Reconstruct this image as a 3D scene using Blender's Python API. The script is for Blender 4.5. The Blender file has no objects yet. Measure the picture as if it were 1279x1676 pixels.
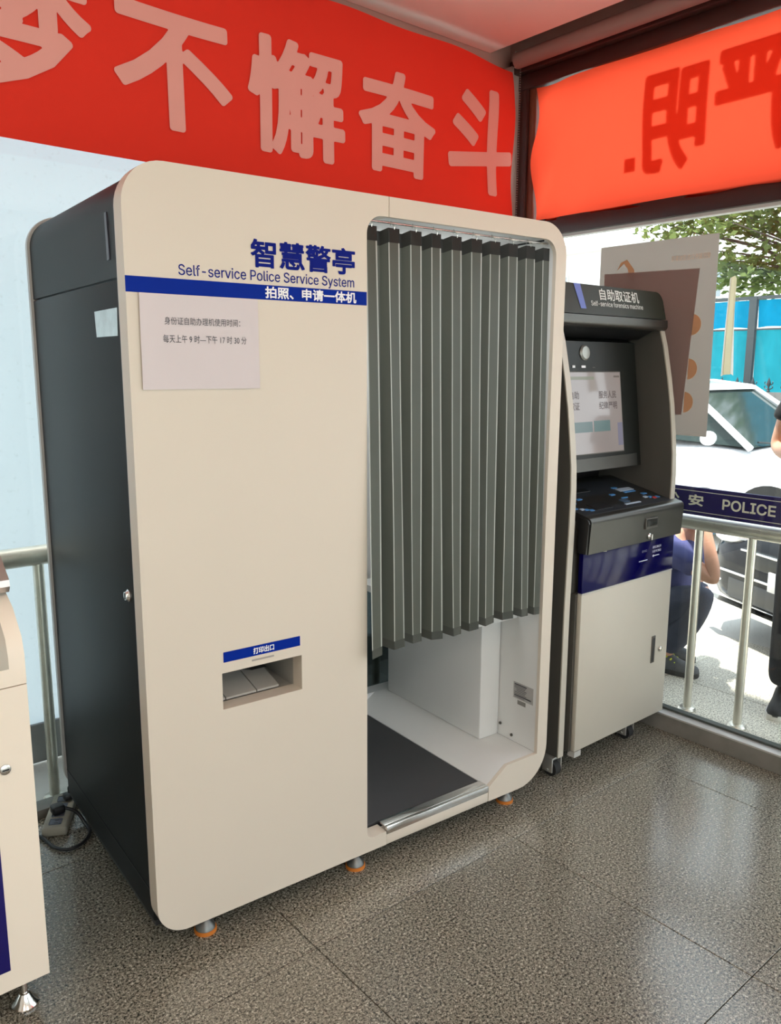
import bpy, bmesh, math, random
from mathutils import Vector, Matrix
from mathutils.geometry import tessellate_polygon

C = bpy.context.scene.collection
SC = bpy.context.scene
random.seed(7)
R = math.radians

# ------------------------------------------------------------------ camera
def set_camera():
    cd = bpy.data.cameras.new('camera'); co = bpy.data.objects.new('camera', cd); C.objects.link(co)
    cd.sensor_fit = 'VERTICAL'; cd.sensor_height = 36.0; cd.sensor_width = 36.0*1279/1676
    cd.lens = 1320.4/1676*36
    cd.clip_start = 0.05; cd.clip_end = 300
    y, p, r = R(40.156), R(10.166), R(0.255)
    fwd = Vector((math.sin(y)*math.cos(p), math.cos(y)*math.cos(p), -math.sin(p)))
    r0 = Vector((math.cos(y), -math.sin(y), 0)); u0 = r0.cross(fwd)
    rt = math.cos(r)*r0 + math.sin(r)*u0; up = -math.sin(r)*r0 + math.cos(r)*u0
    m = Matrix((rt, up, -fwd)).transposed().to_4x4()
    m.translation = (-0.7502, -1.8170, 1.5436)
    co.matrix_world = m
    SC.camera = co
set_camera()

# ------------------------------------------------------------------ world, sun, added fill lamps, exposure
SKY = 4.6
w = bpy.data.worlds.new('sky'); SC.world = w; w.use_nodes = True
nt = w.node_tree; nt.nodes.clear()
bg = nt.nodes.new('ShaderNodeBackground'); out = nt.nodes.new('ShaderNodeOutputWorld')
tc = nt.nodes.new('ShaderNodeTexCoord'); sx = nt.nodes.new('ShaderNodeSeparateXYZ')
cr = nt.nodes.new('ShaderNodeValToRGB')
cr.color_ramp.elements[0].position = 0.0; cr.color_ramp.elements[0].color = (0.93, 0.96, 1.0, 1)
cr.color_ramp.elements[1].position = 1.0; cr.color_ramp.elements[1].color = (0.72, 0.86, 1.0, 1)
nt.links.new(tc.outputs['Generated'], sx.inputs[0]); nt.links.new(sx.outputs['Z'], cr.inputs[0])
nt.links.new(cr.outputs[0], bg.inputs['Color']); bg.inputs['Strength'].default_value = SKY
nt.links.new(bg.outputs[0], out.inputs[0])

sd = bpy.data.lights.new('sun', 'SUN'); sun = bpy.data.objects.new('sun', sd); C.objects.link(sun)
sd.energy = 14.0; sd.angle = R(1.5); sd.color = (1.0, 0.96, 0.88)
sdir = Vector((-0.13, 0.11, 1.0)).normalized()     # towards the sun
sun.rotation_euler = sdir.to_track_quat('Z', 'Y').to_euler()

def area(name, loc, size, sy, energy, col, rot=(0, 0, 0)):
    l = bpy.data.lights.new(name, 'AREA'); o = bpy.data.objects.new(name, l); C.objects.link(o)
    l.shape = 'RECTANGLE'; l.size = size; l.size_y = sy; l.energy = energy; l.color = col
    o.location = loc; o.rotation_euler = rot
    return o
FILL_W = 22.0  # added warm fill panels out of view, lighting the booth front
FILL_SPOTS = [(-1.9, -3.2), (-0.1, -3.2), (-1.9, -1.4)]
for lx, ly in FILL_SPOTS:
    area('ceiling_lamp_light', (lx, ly, 2.895), 0.56, 0.56, FILL_W, (1.0, 0.90, 0.78))

SC.view_settings.view_transform = 'Standard'; SC.view_settings.look = 'None'
SC.view_settings.gamma = 1.0; SC.view_settings.use_curve_mapping = False
SC.view_settings.exposure = -0.60
SC.cycles.max_bounces = 8; SC.cycles.diffuse_bounces = 5; SC.cycles.transparent_max_bounces = 16
SC.cycles.caustics_reflective = False; SC.cycles.caustics_refractive = False
SC.cycles.sample_clamp_indirect = 6.0

# ------------------------------------------------------------------ materials
MATS = {}
def srgb(r, g, b):
    f = lambda c: (c/255/12.92) if c/255 <= 0.04045 else ((c/255+0.055)/1.055)**2.4
    return (f(r), f(g), f(b))
def mat(name, col, rough=0.5, metal=0.0, var=0.05, scale=8.0, bump=0.0, bscale=200.0, coat=0.0, spec=0.5, emit=None, es=0.0):
    if name in MATS: return MATS[name]
    m = bpy.data.materials.new(name); m.use_nodes = True; MATS[name] = m
    nt = m.node_tree; b = nt.nodes['Principled BSDF']
    g = nt.nodes.new('ShaderNodeNewGeometry')
    n = nt.nodes.new('ShaderNodeTexNoise'); n.inputs['Scale'].default_value = scale; n.inputs['Detail'].default_value = 4
    nt.links.new(g.outputs['Position'], n.inputs['Vector'])
    mx = nt.nodes.new('ShaderNodeMix'); mx.data_type = 'RGBA'
    mx.inputs[6].default_value = (*[c*(1-var) for c in col], 1); mx.inputs[7].default_value = (*[min(1, c*(1+var)) for c in col], 1)
    nt.links.new(n.outputs['Fac'], mx.inputs[0]); nt.links.new(mx.outputs[2], b.inputs['Base Color'])
    b.inputs['Roughness'].default_value = rough; b.inputs['Metallic'].default_value = metal
    b.inputs['Specular IOR Level'].default_value = spec; b.inputs['Coat Weight'].default_value = coat
    b.inputs['Coat Roughness'].default_value = 0.05
    if bump:
        n2 = nt.nodes.new('ShaderNodeTexNoise'); n2.inputs['Scale'].default_value = bscale
        nt.links.new(g.outputs['Position'], n2.inputs['Vector'])
        bp = nt.nodes.new('ShaderNodeBump'); bp.inputs['Strength'].default_value = bump; bp.inputs['Distance'].default_value = 0.002
        nt.links.new(n2.outputs['Fac'], bp.inputs['Height']); nt.links.new(bp.outputs[0], b.inputs['Normal'])
    if emit:
        b.inputs['Emission Color'].default_value = (*emit, 1); b.inputs['Emission Strength'].default_value = es
    return m

def mat_glass(name, tint=(0.97, 0.99, 0.98), refl=1.0, dirt=0.0):
    m = bpy.data.materials.new(name); m.use_nodes = True; MATS[name] = m
    nt = m.node_tree; nt.nodes.clear()
    o = nt.nodes.new('ShaderNodeOutputMaterial'); t = nt.nodes.new('ShaderNodeBsdfTransparent'); t.inputs[0].default_value = (*tint, 1)
    gl = nt.nodes.new('ShaderNodeBsdfGlossy'); gl.inputs['Roughness'].default_value = 0.01
    fr = nt.nodes.new('ShaderNodeFresnel'); ge = nt.nodes.new('ShaderNodeNewGeometry'); ir_ = nt.nodes.new('ShaderNodeMapRange')
    ir_.inputs['To Min'].default_value = 1.45; ir_.inputs['To Max'].default_value = 1/1.45     # same reflectance on both faces of the thin pane
    nt.links.new(ge.outputs['Backfacing'], ir_.inputs['Value']); nt.links.new(ir_.outputs[0], fr.inputs[0])
    mu = nt.nodes.new('ShaderNodeMath'); mu.operation = 'MULTIPLY'; mu.inputs[1].default_value = refl
    nt.links.new(fr.outputs[0], mu.inputs[0])
    mx = nt.nodes.new('ShaderNodeMixShader'); nt.links.new(mu.outputs[0], mx.inputs[0])
    nt.links.new(t.outputs[0], mx.inputs[1]); nt.links.new(gl.outputs[0], mx.inputs[2])
    last = mx
    if dirt:
        g = nt.nodes.new('ShaderNodeNewGeometry'); n = nt.nodes.new('ShaderNodeTexNoise'); n.inputs['Scale'].default_value = 60; n.inputs['Detail'].default_value = 8
        nt.links.new(g.outputs['Position'], n.inputs['Vector'])
        r = nt.nodes.new('ShaderNodeValToRGB'); r.color_ramp.elements[0].position = 0.62; r.color_ramp.elements[1].position = 0.8
        r.color_ramp.elements[1].color = (dirt, dirt, dirt, 1)
        nt.links.new(n.outputs['Fac'], r.inputs[0])
        d = nt.nodes.new('ShaderNodeBsdfDiffuse'); d.inputs[0].default_value = (0.6, 0.58, 0.54, 1)
        m2 = nt.nodes.new('ShaderNodeMixShader'); nt.links.new(r.outputs[0], m2.inputs[0])
        nt.links.new(mx.outputs[0], m2.inputs[1]); nt.links.new(d.outputs[0], m2.inputs[2]); last = m2
    nt.links.new(last.outputs[0], o.inputs[0])
    return m

def mat_cloth(name, dif, trans, tw=0.5, wave=0.0, var=0.06, gloss=0.0):
    """thin sheet: diffuse + translucent (+ a little gloss)"""
    m = bpy.data.materials.new(name); m.use_nodes = True; MATS[name] = m
    nt = m.node_tree; nt.nodes.clear()
    o = nt.nodes.new('ShaderNodeOutputMaterial')
    d = nt.nodes.new('ShaderNodeBsdfDiffuse'); t = nt.nodes.new('ShaderNodeBsdfTranslucent')
    g = nt.nodes.new('ShaderNodeNewGeometry'); n = nt.nodes.new('ShaderNodeTexNoise'); n.inputs['Scale'].default_value = 3; n.inputs['Detail'].default_value = 5
    nt.links.new(g.outputs['Position'], n.inputs['Vector'])
    for nd, col in ((d, dif), (t, trans)):
        mx = nt.nodes.new('ShaderNodeMix'); mx.data_type = 'RGBA'
        mx.inputs[6].default_value = (*[c*(1-var) for c in col], 1); mx.inputs[7].default_value = (*[min(1, c*(1+var)) for c in col], 1)
        nt.links.new(n.outputs['Fac'], mx.inputs[0]); nt.links.new(mx.outputs[2], nd.inputs['Color'])
    ms = nt.nodes.new('ShaderNodeMixShader'); ms.inputs[0].default_value = tw
    nt.links.new(d.outputs[0], ms.inputs[1]); nt.links.new(t.outputs[0], ms.inputs[2])
    last = ms
    if gloss:
        gl = nt.nodes.new('ShaderNodeBsdfGlossy'); gl.inputs['Roughness'].default_value = 0.3
        m3 = nt.nodes.new('ShaderNodeMixShader'); m3.inputs[0].default_value = gloss
        nt.links.new(ms.outputs[0], m3.inputs[1]); nt.links.new(gl.outputs[0], m3.inputs[2]); last = m3
    if wave:
        n2 = nt.nodes.new('ShaderNodeTexNoise'); n2.inputs['Scale'].default_value = 500
        nt.links.new(g.outputs['Position'], n2.inputs['Vector'])
        bp = nt.nodes.new('ShaderNodeBump'); bp.inputs['Strength'].default_value = wave; bp.inputs['Distance'].default_value = 0.001
        nt.links.new(n2.outputs['Fac'], bp.inputs['Height'])
        for nd in (d, t): nt.links.new(bp.outputs[0], nd.inputs['Normal'])
    nt.links.new(last.outputs[0], o.inputs[0])
    return m

def mat_granite(name, dark, mid, light, rough=0.3, scale=150.0):
    m = bpy.data.materials.new(name); m.use_nodes = True; MATS[name] = m
    nt = m.node_tree; b = nt.nodes['Principled BSDF']
    g = nt.nodes.new('ShaderNodeNewGeometry'); oi = nt.nodes.new('ShaderNodeObjectInfo')
    n = nt.nodes.new('ShaderNodeTexNoise'); n.inputs['Scale'].default_value = scale; n.inputs['Detail'].default_value = 3; n.inputs['Roughness'].default_value = 0.75
    nt.links.new(g.outputs['Position'], n.inputs['Vector'])
    r = nt.nodes.new('ShaderNodeValToRGB'); e = r.color_ramp.elements
    e[0].position = 0.40; e[0].color = (*dark, 1); e[1].position = 0.64; e[1].color = (*light, 1)
    k = e.new(0.46); k.color = (*mid, 1); k = e.new(0.56); k.color = (*[c*1.12 for c in mid], 1)
    nt.links.new(n.outputs['Fac'], r.inputs[0])
    # dark mica grains
    v = nt.nodes.new('ShaderNodeTexNoise'); v.inputs['Scale'].default_value = scale*1.9; v.inputs['Detail'].default_value = 1
    nt.links.new(g.outputs['Position'], v.inputs['Vector'])
    r2 = nt.nodes.new('ShaderNodeValToRGB'); r2.color_ramp.elements[0].position = 0.36; r2.color_ramp.elements[0].color = (0.20, 0.19, 0.17, 1)
    r2.color_ramp.elements[1].position = 0.46; r2.color_ramp.elements[1].color = (1, 1, 1, 1)
    nt.links.new(v.outputs['Fac'], r2.inputs[0])
    # broad stains and a small step of tone from tile to tile
    n3 = nt.nodes.new('ShaderNodeTexNoise'); n3.inputs['Scale'].default_value = 2.2; n3.inputs['Detail'].default_value = 6
    nt.links.new(g.outputs['Position'], n3.inputs['Vector'])
    mr = nt.nodes.new('ShaderNodeMapRange'); mr.inputs['To Min'].default_value = 0.82; mr.inputs['To Max'].default_value = 1.12
    nt.links.new(n3.outputs['Fac'], mr.inputs['Value'])
    mr2 = nt.nodes.new('ShaderNodeMapRange'); mr2.inputs['To Min'].default_value = 0.94; mr2.inputs['To Max'].default_value = 1.06
    nt.links.new(oi.outputs['Random'], mr2.inputs['Value'])
    mu = nt.nodes.new('ShaderNodeMath'); mu.operation = 'MULTIPLY'
    nt.links.new(mr.outputs[0], mu.inputs[0]); nt.links.new(mr2.outputs[0], mu.inputs[1])
    m1 = nt.nodes.new('ShaderNodeMix'); m1.data_type = 'RGBA'; m1.blend_type = 'MULTIPLY'; m1.inputs[0].default_value = 1
    nt.links.new(r.outputs[0], m1.inputs[6]); nt.links.new(r2.outputs[0], m1.inputs[7])
    m2 = nt.nodes.new('ShaderNodeMix'); m2.data_type = 'RGBA'; m2.blend_type = 'MULTIPLY'; m2.inputs[0].default_value = 1
    nt.links.new(m1.outputs[2], m2.inputs[6]); nt.links.new(mu.outputs[0], m2.inputs[7])
    nt.links.new(m2.outputs[2], b.inputs['Base Color'])
    b.inputs['Roughness'].default_value = rough; b.inputs['Specular IOR Level'].default_value = 0.9
    bp = nt.nodes.new('ShaderNodeBump'); bp.inputs['Strength'].default_value = 0.03; bp.inputs['Distance'].default_value = 0.0005
    nt.links.new(n.outputs['Fac'], bp.inputs['Height']); nt.links.new(bp.outputs[0], b.inputs['Normal'])
    return m

CREAM = mat('cream_paint', (0.66, 0.59, 0.495), 0.42, var=0.02, scale=3, bump=0.03, bscale=400)
EDGEW = mat('grey_edge_paint', (0.50, 0.49, 0.46), 0.4, var=0.03)
INWHITE = mat('inner_white_paint', (0.72, 0.72, 0.70), 0.4, var=0.03)
CHAR = mat('charcoal_steel', (0.011, 0.0135, 0.0145), 0.5, metal=0.0, spec=0.22, var=0.08, bump=0.08, bscale=900)
BLUE = mat('blue_film', srgb(0, 38, 140), 0.5, var=0.03, spec=0.08)
NAVYT = mat('navy_lettering', srgb(12, 28, 120), 0.6, var=0.02, spec=0.08)
WHITET = mat('white_lettering', (0.82, 0.82, 0.84), 0.5, var=0.02)
BLACKT = mat('black_lettering', (0.03, 0.03, 0.04), 0.5, var=0.02)
PAPER = mat('white_paper', (0.70, 0.645, 0.655), 0.75, var=0.03, scale=6, bump=0.15, bscale=14)
CHROME = mat('chrome', (0.78, 0.77, 0.74), 0.16, metal=1.0, var=0.05)
STEEL = mat('brushed_steel', (0.62, 0.61, 0.57), 0.26, metal=1.0, var=0.10, scale=12)
RUBMAT = mat('dark_rubber_mat', (0.035, 0.035, 0.037), 0.55, var=0.10, scale=30, bump=0.25, bscale=700)
BLACK = mat('black_plastic', (0.012, 0.012, 0.013), 0.4, var=0.1)
BLACKG = mat('gloss_black_plastic', (0.010, 0.011, 0.009), 0.3, var=0.1, spec=0.25)
DGREY = mat('dark_grey_metal', (0.075, 0.073, 0.066), 0.30, metal=0.7, var=0.06, bump=0.05, bscale=900)
KGREY = mat('kiosk_grey_paint', (0.54, 0.50, 0.42), 0.42, var=0.03, bump=0.05, bscale=900)
KSIDE = mat('kiosk_side_grey', (0.10, 0.094, 0.082), 0.5, var=0.05, spec=0.3, bump=0.05, bscale=900)
NAVYG = mat('navy_glass_panel', srgb(6, 4, 70), 0.12, var=0.03, spec=0.2)
BROWN = mat('brown_window_frame', srgb(62, 36, 32), 0.42, var=0.08)
REDBR = mat('red_brown_frame', srgb(120, 66, 44), 0.45, var=0.08)
RUBBER = mat('tyre_rubber', (0.02, 0.02, 0.02), 0.8, var=0.15)
ORANGE = mat('orange_foot_pad', srgb(205, 120, 45), 0.5, var=0.05)
CEIL = mat('white_ceiling_paint', (0.93, 0.745, 0.68), 0.8, var=0.02)  # red bounce from the banners is put into this ceiling colour
WALLP = mat('pale_wall_paint', (0.66, 0.65, 0.62), 0.8, var=0.03)
SKIN = mat('skin', srgb(214, 160, 132), 0.5, var=0.06, scale=30)
HAIR = mat('dark_hair', (0.02, 0.017, 0.015), 0.6, var=0.2, scale=80)
GLASS = mat_glass('clear_window_glass', dirt=0.10)
TINT = mat_glass('tinted_glass', tint=(0.26, 0.28, 0.28))

# ------------------------------------------------------------------ mesh builder
class MB:
    def __init__(s): s.bm = bmesh.new()
    def box(s, x0, x1, y0, y1, z0, z1, bev=0.0, seg=2):
        t = bmesh.new()
        bmesh.ops.create_cube(t, size=1.0)
        for v in t.verts:
            v.co = Vector(((x0+x1)/2 + v.co.x*(x1-x0), (y0+y1)/2 + v.co.y*(y1-y0), (z0+z1)/2 + v.co.z*(z1-z0)))
        if bev: bmesh.ops.bevel(t, geom=t.edges[:], offset=bev, segments=seg, affect='EDGES', profile=0.5)
        s.add(t); return s
    def add(s, t, M=None):
        me = bpy.data.meshes.new('t'); 
        if M is not None: t.transform(M)
        t.to_mesh(me); t.free(); s.bm.from_mesh(me); bpy.data.meshes.remove(me)
    def cyl(s, p0, p1, r0, r1=None, seg=24, cap=True):
        p0, p1 = Vector(p0), Vector(p1); r1 = r0 if r1 is None else r1
        t = bmesh.new(); L = (p1-p0).length
        bmesh.ops.create_cone(t, cap_ends=cap, segments=seg, radius1=r0, radius2=r1, depth=L)
        q = (p1-p0).to_track_quat('Z', 'Y').to_matrix().to_4x4(); q.translation = (p0+p1)/2
        s.add(t, q); return s
    def prism(s, poly, axis, a0, a1, holes=()):
        def P(u, v, a): return {'x': (a, u, v), 'y': (u, a, v), 'z': (u, v, a)}[axis]
        loops = [list(poly)] + [list(h) for h in holes]
        flat = [p for l in loops for p in l]
        tris = tessellate_polygon([[Vector((u, v, 0)) for u, v in l] for l in loops])
        t = bmesh.new()
        A = [t.verts.new(P(u, v, a0)) for u, v in flat]; B = [t.verts.new(P(u, v, a1)) for u, v in flat]
        for tr in tris:
            try:
                t.faces.new([A[i] for i in tr]); t.faces.new([B[i] for i in reversed(tr)])
            except ValueError: pass
        o = 0
        for l in loops:
            n = len(l)
            for i in range(n):
                j = (i+1) % n
                try: t.faces.new([A[o+i], A[o+j], B[o+j], B[o+i]])
                except ValueError: pass
            o += n
        bmesh.ops.recalc_face_normals(t, faces=t.faces[:])
        s.add(t); return s
    def tube(s, pts, r, seg=10, closed=False):
        pts = [Vector(p) for p in pts]; n = len(pts); t = bmesh.new(); rings = []
        for i, p in enumerate(pts):
            d = (pts[min(i+1, n-1)] - pts[max(i-1, 0)]).normalized()
            a = d.orthogonal().normalized() if i == 0 else (a - d*a.dot(d)).normalized()
            b = d.cross(a)
            rr = r[i] if isinstance(r, (list, tuple)) else r
            rings.append([t.verts.new(p + rr*(math.cos(2*math.pi*k/seg)*a + math.sin(2*math.pi*k/seg)*b)) for k in range(seg)])
        for i in range(n-1):
            for k in range(seg):
                t.faces.new([rings[i][k], rings[i][(k+1) % seg], rings[i+1][(k+1) % seg], rings[i+1][k]])
        t.faces.new(rings[0][::-1]); t.faces.new(rings[-1])
        bmesh.ops.recalc_face_normals(t, faces=t.faces[:])
        s.add(t); return s
    def lathe(s, c, prof, seg=28, axis=(0, 0, 1)):
        t = bmesh.new(); rings = []
        for r, h in prof:
            rings.append([t.verts.new((max(r, 1e-5)*math.cos(2*math.pi*k/seg), max(r, 1e-5)*math.sin(2*math.pi*k/seg), h)) for k in range(seg)])
        for i in range(len(prof)-1):
            for k in range(seg):
                t.faces.new([rings[i][k], rings[i][(k+1) % seg], rings[i+1][(k+1) % seg], rings[i+1][k]])
        t.faces.new(rings[0][::-1]); t.faces.new(rings[-1])
        bmesh.ops.remove_doubles(t, verts=t.verts[:], dist=1e-4)
        bmesh.ops.recalc_face_normals(t, faces=t.faces[:])
        q = Vector(axis).to_track_quat('Z', 'Y').to_matrix().to_4x4(); q.translation = Vector(c)
        s.add(t, q); return s
    def ellip(s, c, r, seg=20):
        t = bmesh.new(); bmesh.ops.create_uvsphere(t, u_segments=seg, v_segments=seg//2, radius=1)
        s.add(t, Matrix.Translation(c) @ Matrix.Diagonal((*r, 1))); return s
    def quad(s, a, b, c, d):
        v = [s.bm.verts.new(p) for p in (a, b, c, d)]; s.bm.faces.new(v); return s
    def build(s, name, m, parent=None, smooth=35, solid=0.0):
        for e in s.bm.edges:
            if len(e.link_faces) == 2: e.smooth = e.calc_face_angle(0) < R(smooth)
        for f in s.bm.faces: f.smooth = True
        me = bpy.data.meshes.new(name); s.bm.to_mesh(me); s.bm.free()
        for mm in (m if isinstance(m, (list, tuple)) else [m]): me.materials.append(mm)
        o = bpy.data.objects.new(name, me); C.objects.link(o)
        if parent is not None: o.parent = parent
        if solid:
            md = o.modifiers.new('t', 'SOLIDIFY'); md.thickness = solid; md.offset = 0
        return o

def thing(name, label, cat, loc=(0, 0, 0), rz=0.0, group=None):
    o = bpy.data.objects.new(name, None); C.objects.link(o); o.location = loc; o.rotation_euler = (0, 0, rz)
    o.empty_display_size = 0.1
    o['label'] = label; o['category'] = cat
    if group: o['group'] = group
    return o
def tag(o, label, cat, group=None):
    o['label'] = label; o['category'] = cat
    if group: o['group'] = group
    return o
def struct(o):
    o['kind'] = 'structure'; return o
def empty_struct(name, loc=(0, 0, 0)):
    o = bpy.data.objects.new(name, None); C.objects.link(o); o.location = loc; o['kind'] = 'structure'; return o
def lab(o, l): o['label'] = l; return o
def arc(cx, cy, r, a0, a1, n=10):
    return [(cx + r*math.cos(R(a0+(a1-a0)*i/n)), cy + r*math.sin(R(a0+(a1-a0)*i/n))) for i in range(n+1)]

import numpy as np
def latin_font():
    """Blender's own bundled sans-serif; the built-in font if it is not there"""
    try:
        import os
        p = os.path.join(bpy.utils.system_resource('DATAFILES'), 'fonts', 'Inter.woff2')
        return bpy.data.fonts.load(p) if os.path.exists(p) else None
    except Exception:
        return None
LATIN = latin_font()
def outline(body, spacing):
    """boundary segments of the built-in font's outline, unit size"""
    cu = bpy.data.curves.new('txt', 'FONT'); cu.body = body; cu.size = 1.0; cu.resolution_u = 4
    cu.space_character = spacing; cu.fill_mode = 'FRONT'
    if LATIN and all(ord(ch) < 128 for ch in body): cu.font = LATIN
    to = bpy.data.objects.new('txt', cu); C.objects.link(to)
    dg = bpy.context.evaluated_depsgraph_get(); dg.update()
    me = bpy.data.meshes.new_from_object(to.evaluated_get(dg))
    bpy.data.objects.remove(to); bpy.data.curves.remove(cu)
    bm = bmesh.new(); bm.from_mesh(me); bpy.data.meshes.remove(me)
    bmesh.ops.remove_doubles(bm, verts=bm.verts[:], dist=1e-5)
    return bm
def bold_mesh(bm0, su, sv, bold, res):
    """grow the letter shapes by 'bold' (metres) with a distance field and fill them again as a fine grid"""
    seg = np.array([[*e.verts[0].co.xy, *e.verts[1].co.xy] for e in bm0.edges if len(e.link_faces) == 1])
    seg = seg*np.array([su, sv, su, sv]); bm0.free()
    x0, x1 = min(seg[:, 0].min(), seg[:, 2].min()), max(seg[:, 0].max(), seg[:, 2].max())
    y0, y1 = min(seg[:, 1].min(), seg[:, 3].min()), max(seg[:, 1].max(), seg[:, 3].max())
    h = (y1-y0)/res; pad = bold+2*h
    gx = np.arange(x0-pad, x1+pad+h, h); gy = np.arange(y0-pad, y1+pad+h, h)
    PX_, PY_ = np.meshgrid(gx, gy, indexing='ij')
    d2 = np.full(PX_.shape, 1e9); cr_ = np.zeros(PX_.shape, int)
    for ax, ay, bx, by in seg:
        ex, ey = bx-ax, by-ay; L2 = ex*ex+ey*ey
        if L2 < 1e-16: continue
        i0 = np.searchsorted(gx, min(ax, bx)-pad*2); i1 = np.searchsorted(gx, max(ax, bx)+pad*2)
        X = PX_[i0:i1]; Y = PY_[i0:i1]
        t = np.clip(((X-ax)*ex+(Y-ay)*ey)/L2, 0, 1)
        d2[i0:i1] = np.minimum(d2[i0:i1], (X-ax-t*ex)**2+(Y-ay-t*ey)**2)
        if ax != bx:      # upward ray parity
            m = ((gx >= min(ax, bx)) & (gx < max(ax, bx))); yy = ay+(gx-ax)/ex*ey
            cr_[m] += (PY_[m] < yy[m][:, None])
    F = np.where(cr_ % 2 == 1, -1, 1)*np.sqrt(d2) - bold
    bm = bmesh.new(); vc = {}
    def V(x, y):
        k = (round(x*1e6), round(y*1e6))
        if k not in vc: vc[k] = bm.verts.new((x, y, 0))
        return vc[k]
    nx, ny = F.shape
    for i in range(nx-1):
        for j in range(ny-1):
            q = ((i, j), (i+1, j), (i+1, j+1), (i, j+1)); f = [F[a] for a in q]
            if min(f) >= 0: continue
            P = []
            for k in range(4):
                a, b = q[k], q[(k+1) % 4]; fa, fb = f[k], f[(k+1) % 4]
                if fa < 0: P.append((gx[a[0]], gy[a[1]]))
                if (fa < 0) != (fb < 0):
                    t = fa/(fa-fb); P.append((gx[a[0]]+t*(gx[b[0]]-gx[a[0]]), gy[a[1]]+t*(gy[b[1]]-gy[a[1]])))
            vs = []
            for p in P:
                v = V(*p)
                if v not in vs: vs.append(v)
            if len(vs) >= 3:
                try: bm.faces.new(vs)
                except ValueError: pass
    return bm
def text(body, name, m, parent, O, U, V, w_, h_, bold=0.0, depth=0.001, warp=None, spacing=1.0, res=None, **kw):
    """flat printed lettering whose ink box starts at O and spans w_ along U and h_ along V; bold is a share of the letter height"""
    bm = outline(body, spacing)
    xs = [v.co.x for v in bm.verts]; ys = [v.co.y for v in bm.verts]
    b = bold*h_; su = (w_-2*b)/(max(xs)-min(xs)); sv = (h_-2*b)/(max(ys)-min(ys))
    if bold > 0: bm = bold_mesh(bm, su, sv, b, res or 56)
    else:
        for v in bm.verts: v.co = Vector((v.co.x*su, v.co.y*sv, 0))
    x0 = min(v.co.x for v in bm.verts); y0 = min(v.co.y for v in bm.verts)
    O, U, V = Vector(O), Vector(U).normalized(), Vector(V).normalized(); N = U.cross(V)
    for f in bm.faces:
        f.normal_update()
        if f.normal.z < 0: f.normal_flip()
    for v in bm.verts:
        p = O + (v.co.x-x0)*U + (v.co.y-y0)*V + depth*N
        v.co = p if warp is None else warp(p)
    me = bpy.data.meshes.new(name); bm.to_mesh(me); bm.free(); me.materials.append(m)
    o = bpy.data.objects.new(name, me); C.objects.link(o)
    if parent is not None: o.parent = parent
    return o
X_, Y_, Z_ = Vector((1, 0, 0)), Vector((0, 1, 0)), Vector((0, 0, 1))

# ================================================================== THE ROOM
GX, GY = 2.335, 0.95            # planes of the right and the back glazing
XL, YF = -3.3, -4.4             # far left wall, wall behind the camera
HC = 2.94
TILE = 0.805
granite = mat_granite('grey_brown_granite', srgb(40, 37, 32), srgb(136, 131, 117), srgb(212, 206, 190), 0.20, 138)
grout = mat('dark_grout', (0.07, 0.065, 0.058), 0.9, var=0.2, scale=40)
fl = MB().box(XL, GX, YF, GY+0.02, -0.12, -0.012).build('floor', grout); struct(fl)
xs = [1.155 + TILE*k for k in range(-6, 3)]; ys = [-0.212 + TILE*k for k in range(-6, 3)]
tile_cache = {}
for i in range(len(xs)-1):
    for j in range(len(ys)-1):
        x0, x1, y0, y1 = max(xs[i], XL), min(xs[i+1], 2.27), max(ys[j], YF), min(ys[j+1], GY-0.03)
        if x1-x0 < 0.02 or y1-y0 < 0.02: continue
        key = (round(x1-x0, 3), round(y1-y0, 3))
        if key not in tile_cache:
            g = 0.0013
            o = MB().box(g-key[0]/2, key[0]/2-g, g-key[1]/2, key[1]/2-g, -0.012, 0.0, bev=0.001, seg=1).build('floor_tile', granite, fl)
            tile_cache[key] = o
        else:
            o = tile_cache[key].copy(); C.objects.link(o)
        o.location = ((x0+x1)/2, (y0+y1)/2, 0)
# kerb under the right glazing, thin kerb under the back one
kerbm = mat('worn_steel_kerb', (0.25, 0.235, 0.21), 0.5, metal=0.2, var=0.35, scale=9)
kerbt = mat('pale_kerb_top', (0.55, 0.54, 0.52), 0.35, metal=0.2, var=0.1)
kb = MB().box(2.272, GX+0.05, YF, GY+0.05, -0.12, 0.068).build('trim_1', kerbm); struct(kb)
MB().box(2.268, 2.318, YF, GY+0.04, 0.068, 0.077, bev=0.002).build('kerb_cap', kerbt, kb)
kb2 = MB().box(XL, 2.27, GY-0.03, GY+0.04, -0.12, 0.03).build('trim_2', kerbm); struct(kb2)

# right glazing: window_1
w1 = empty_struct('window_1')
MB().box(GX-0.004, GX+0.004, YF, GY-0.12, 0.077, 2.145).build('glass_pane', GLASS, w1)
MB().box(GX-0.004, GX+0.004, YF, GY-0.12, 2.22, 2.80).build('glass_pane', GLASS, w1)
MB().box(GX-0.035, GX+0.035, YF, GY-0.12, 2.145, 2.22, bev=0.004).build('transom_bar', BROWN, w1)
MB().box(GX-0.018, GX+0.02, YF, GY-0.12, 2.131, 2.145).build('transom_lip', mat('pale_gasket', (0.7, 0.68, 0.64), 0.5), w1)
MB().box(GX-0.02, GX+0.01, YF, GY-0.12, 0.077, 0.086).build('bottom_gasket', mat('dark_gasket', (0.06, 0.07, 0.06), 0.5), w1)
MB().box(GX-0.045, GX+0.04, GY-0.125, GY-0.065, 0.07, 2.83, bev=0.004).build('corner_mullion', BROWN, w1)
MB().box(GX-0.03, GX+0.02, GY-0.165, GY-0.125, 0.07, 2.81, bev=0.004).build('glazing_bead', REDBR, w1)
MB().box(GX-0.05, GX+0.05, YF, GY+0.05, 2.80, 2.865, bev=0.004).build('head_bar', BROWN, w1)
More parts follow.
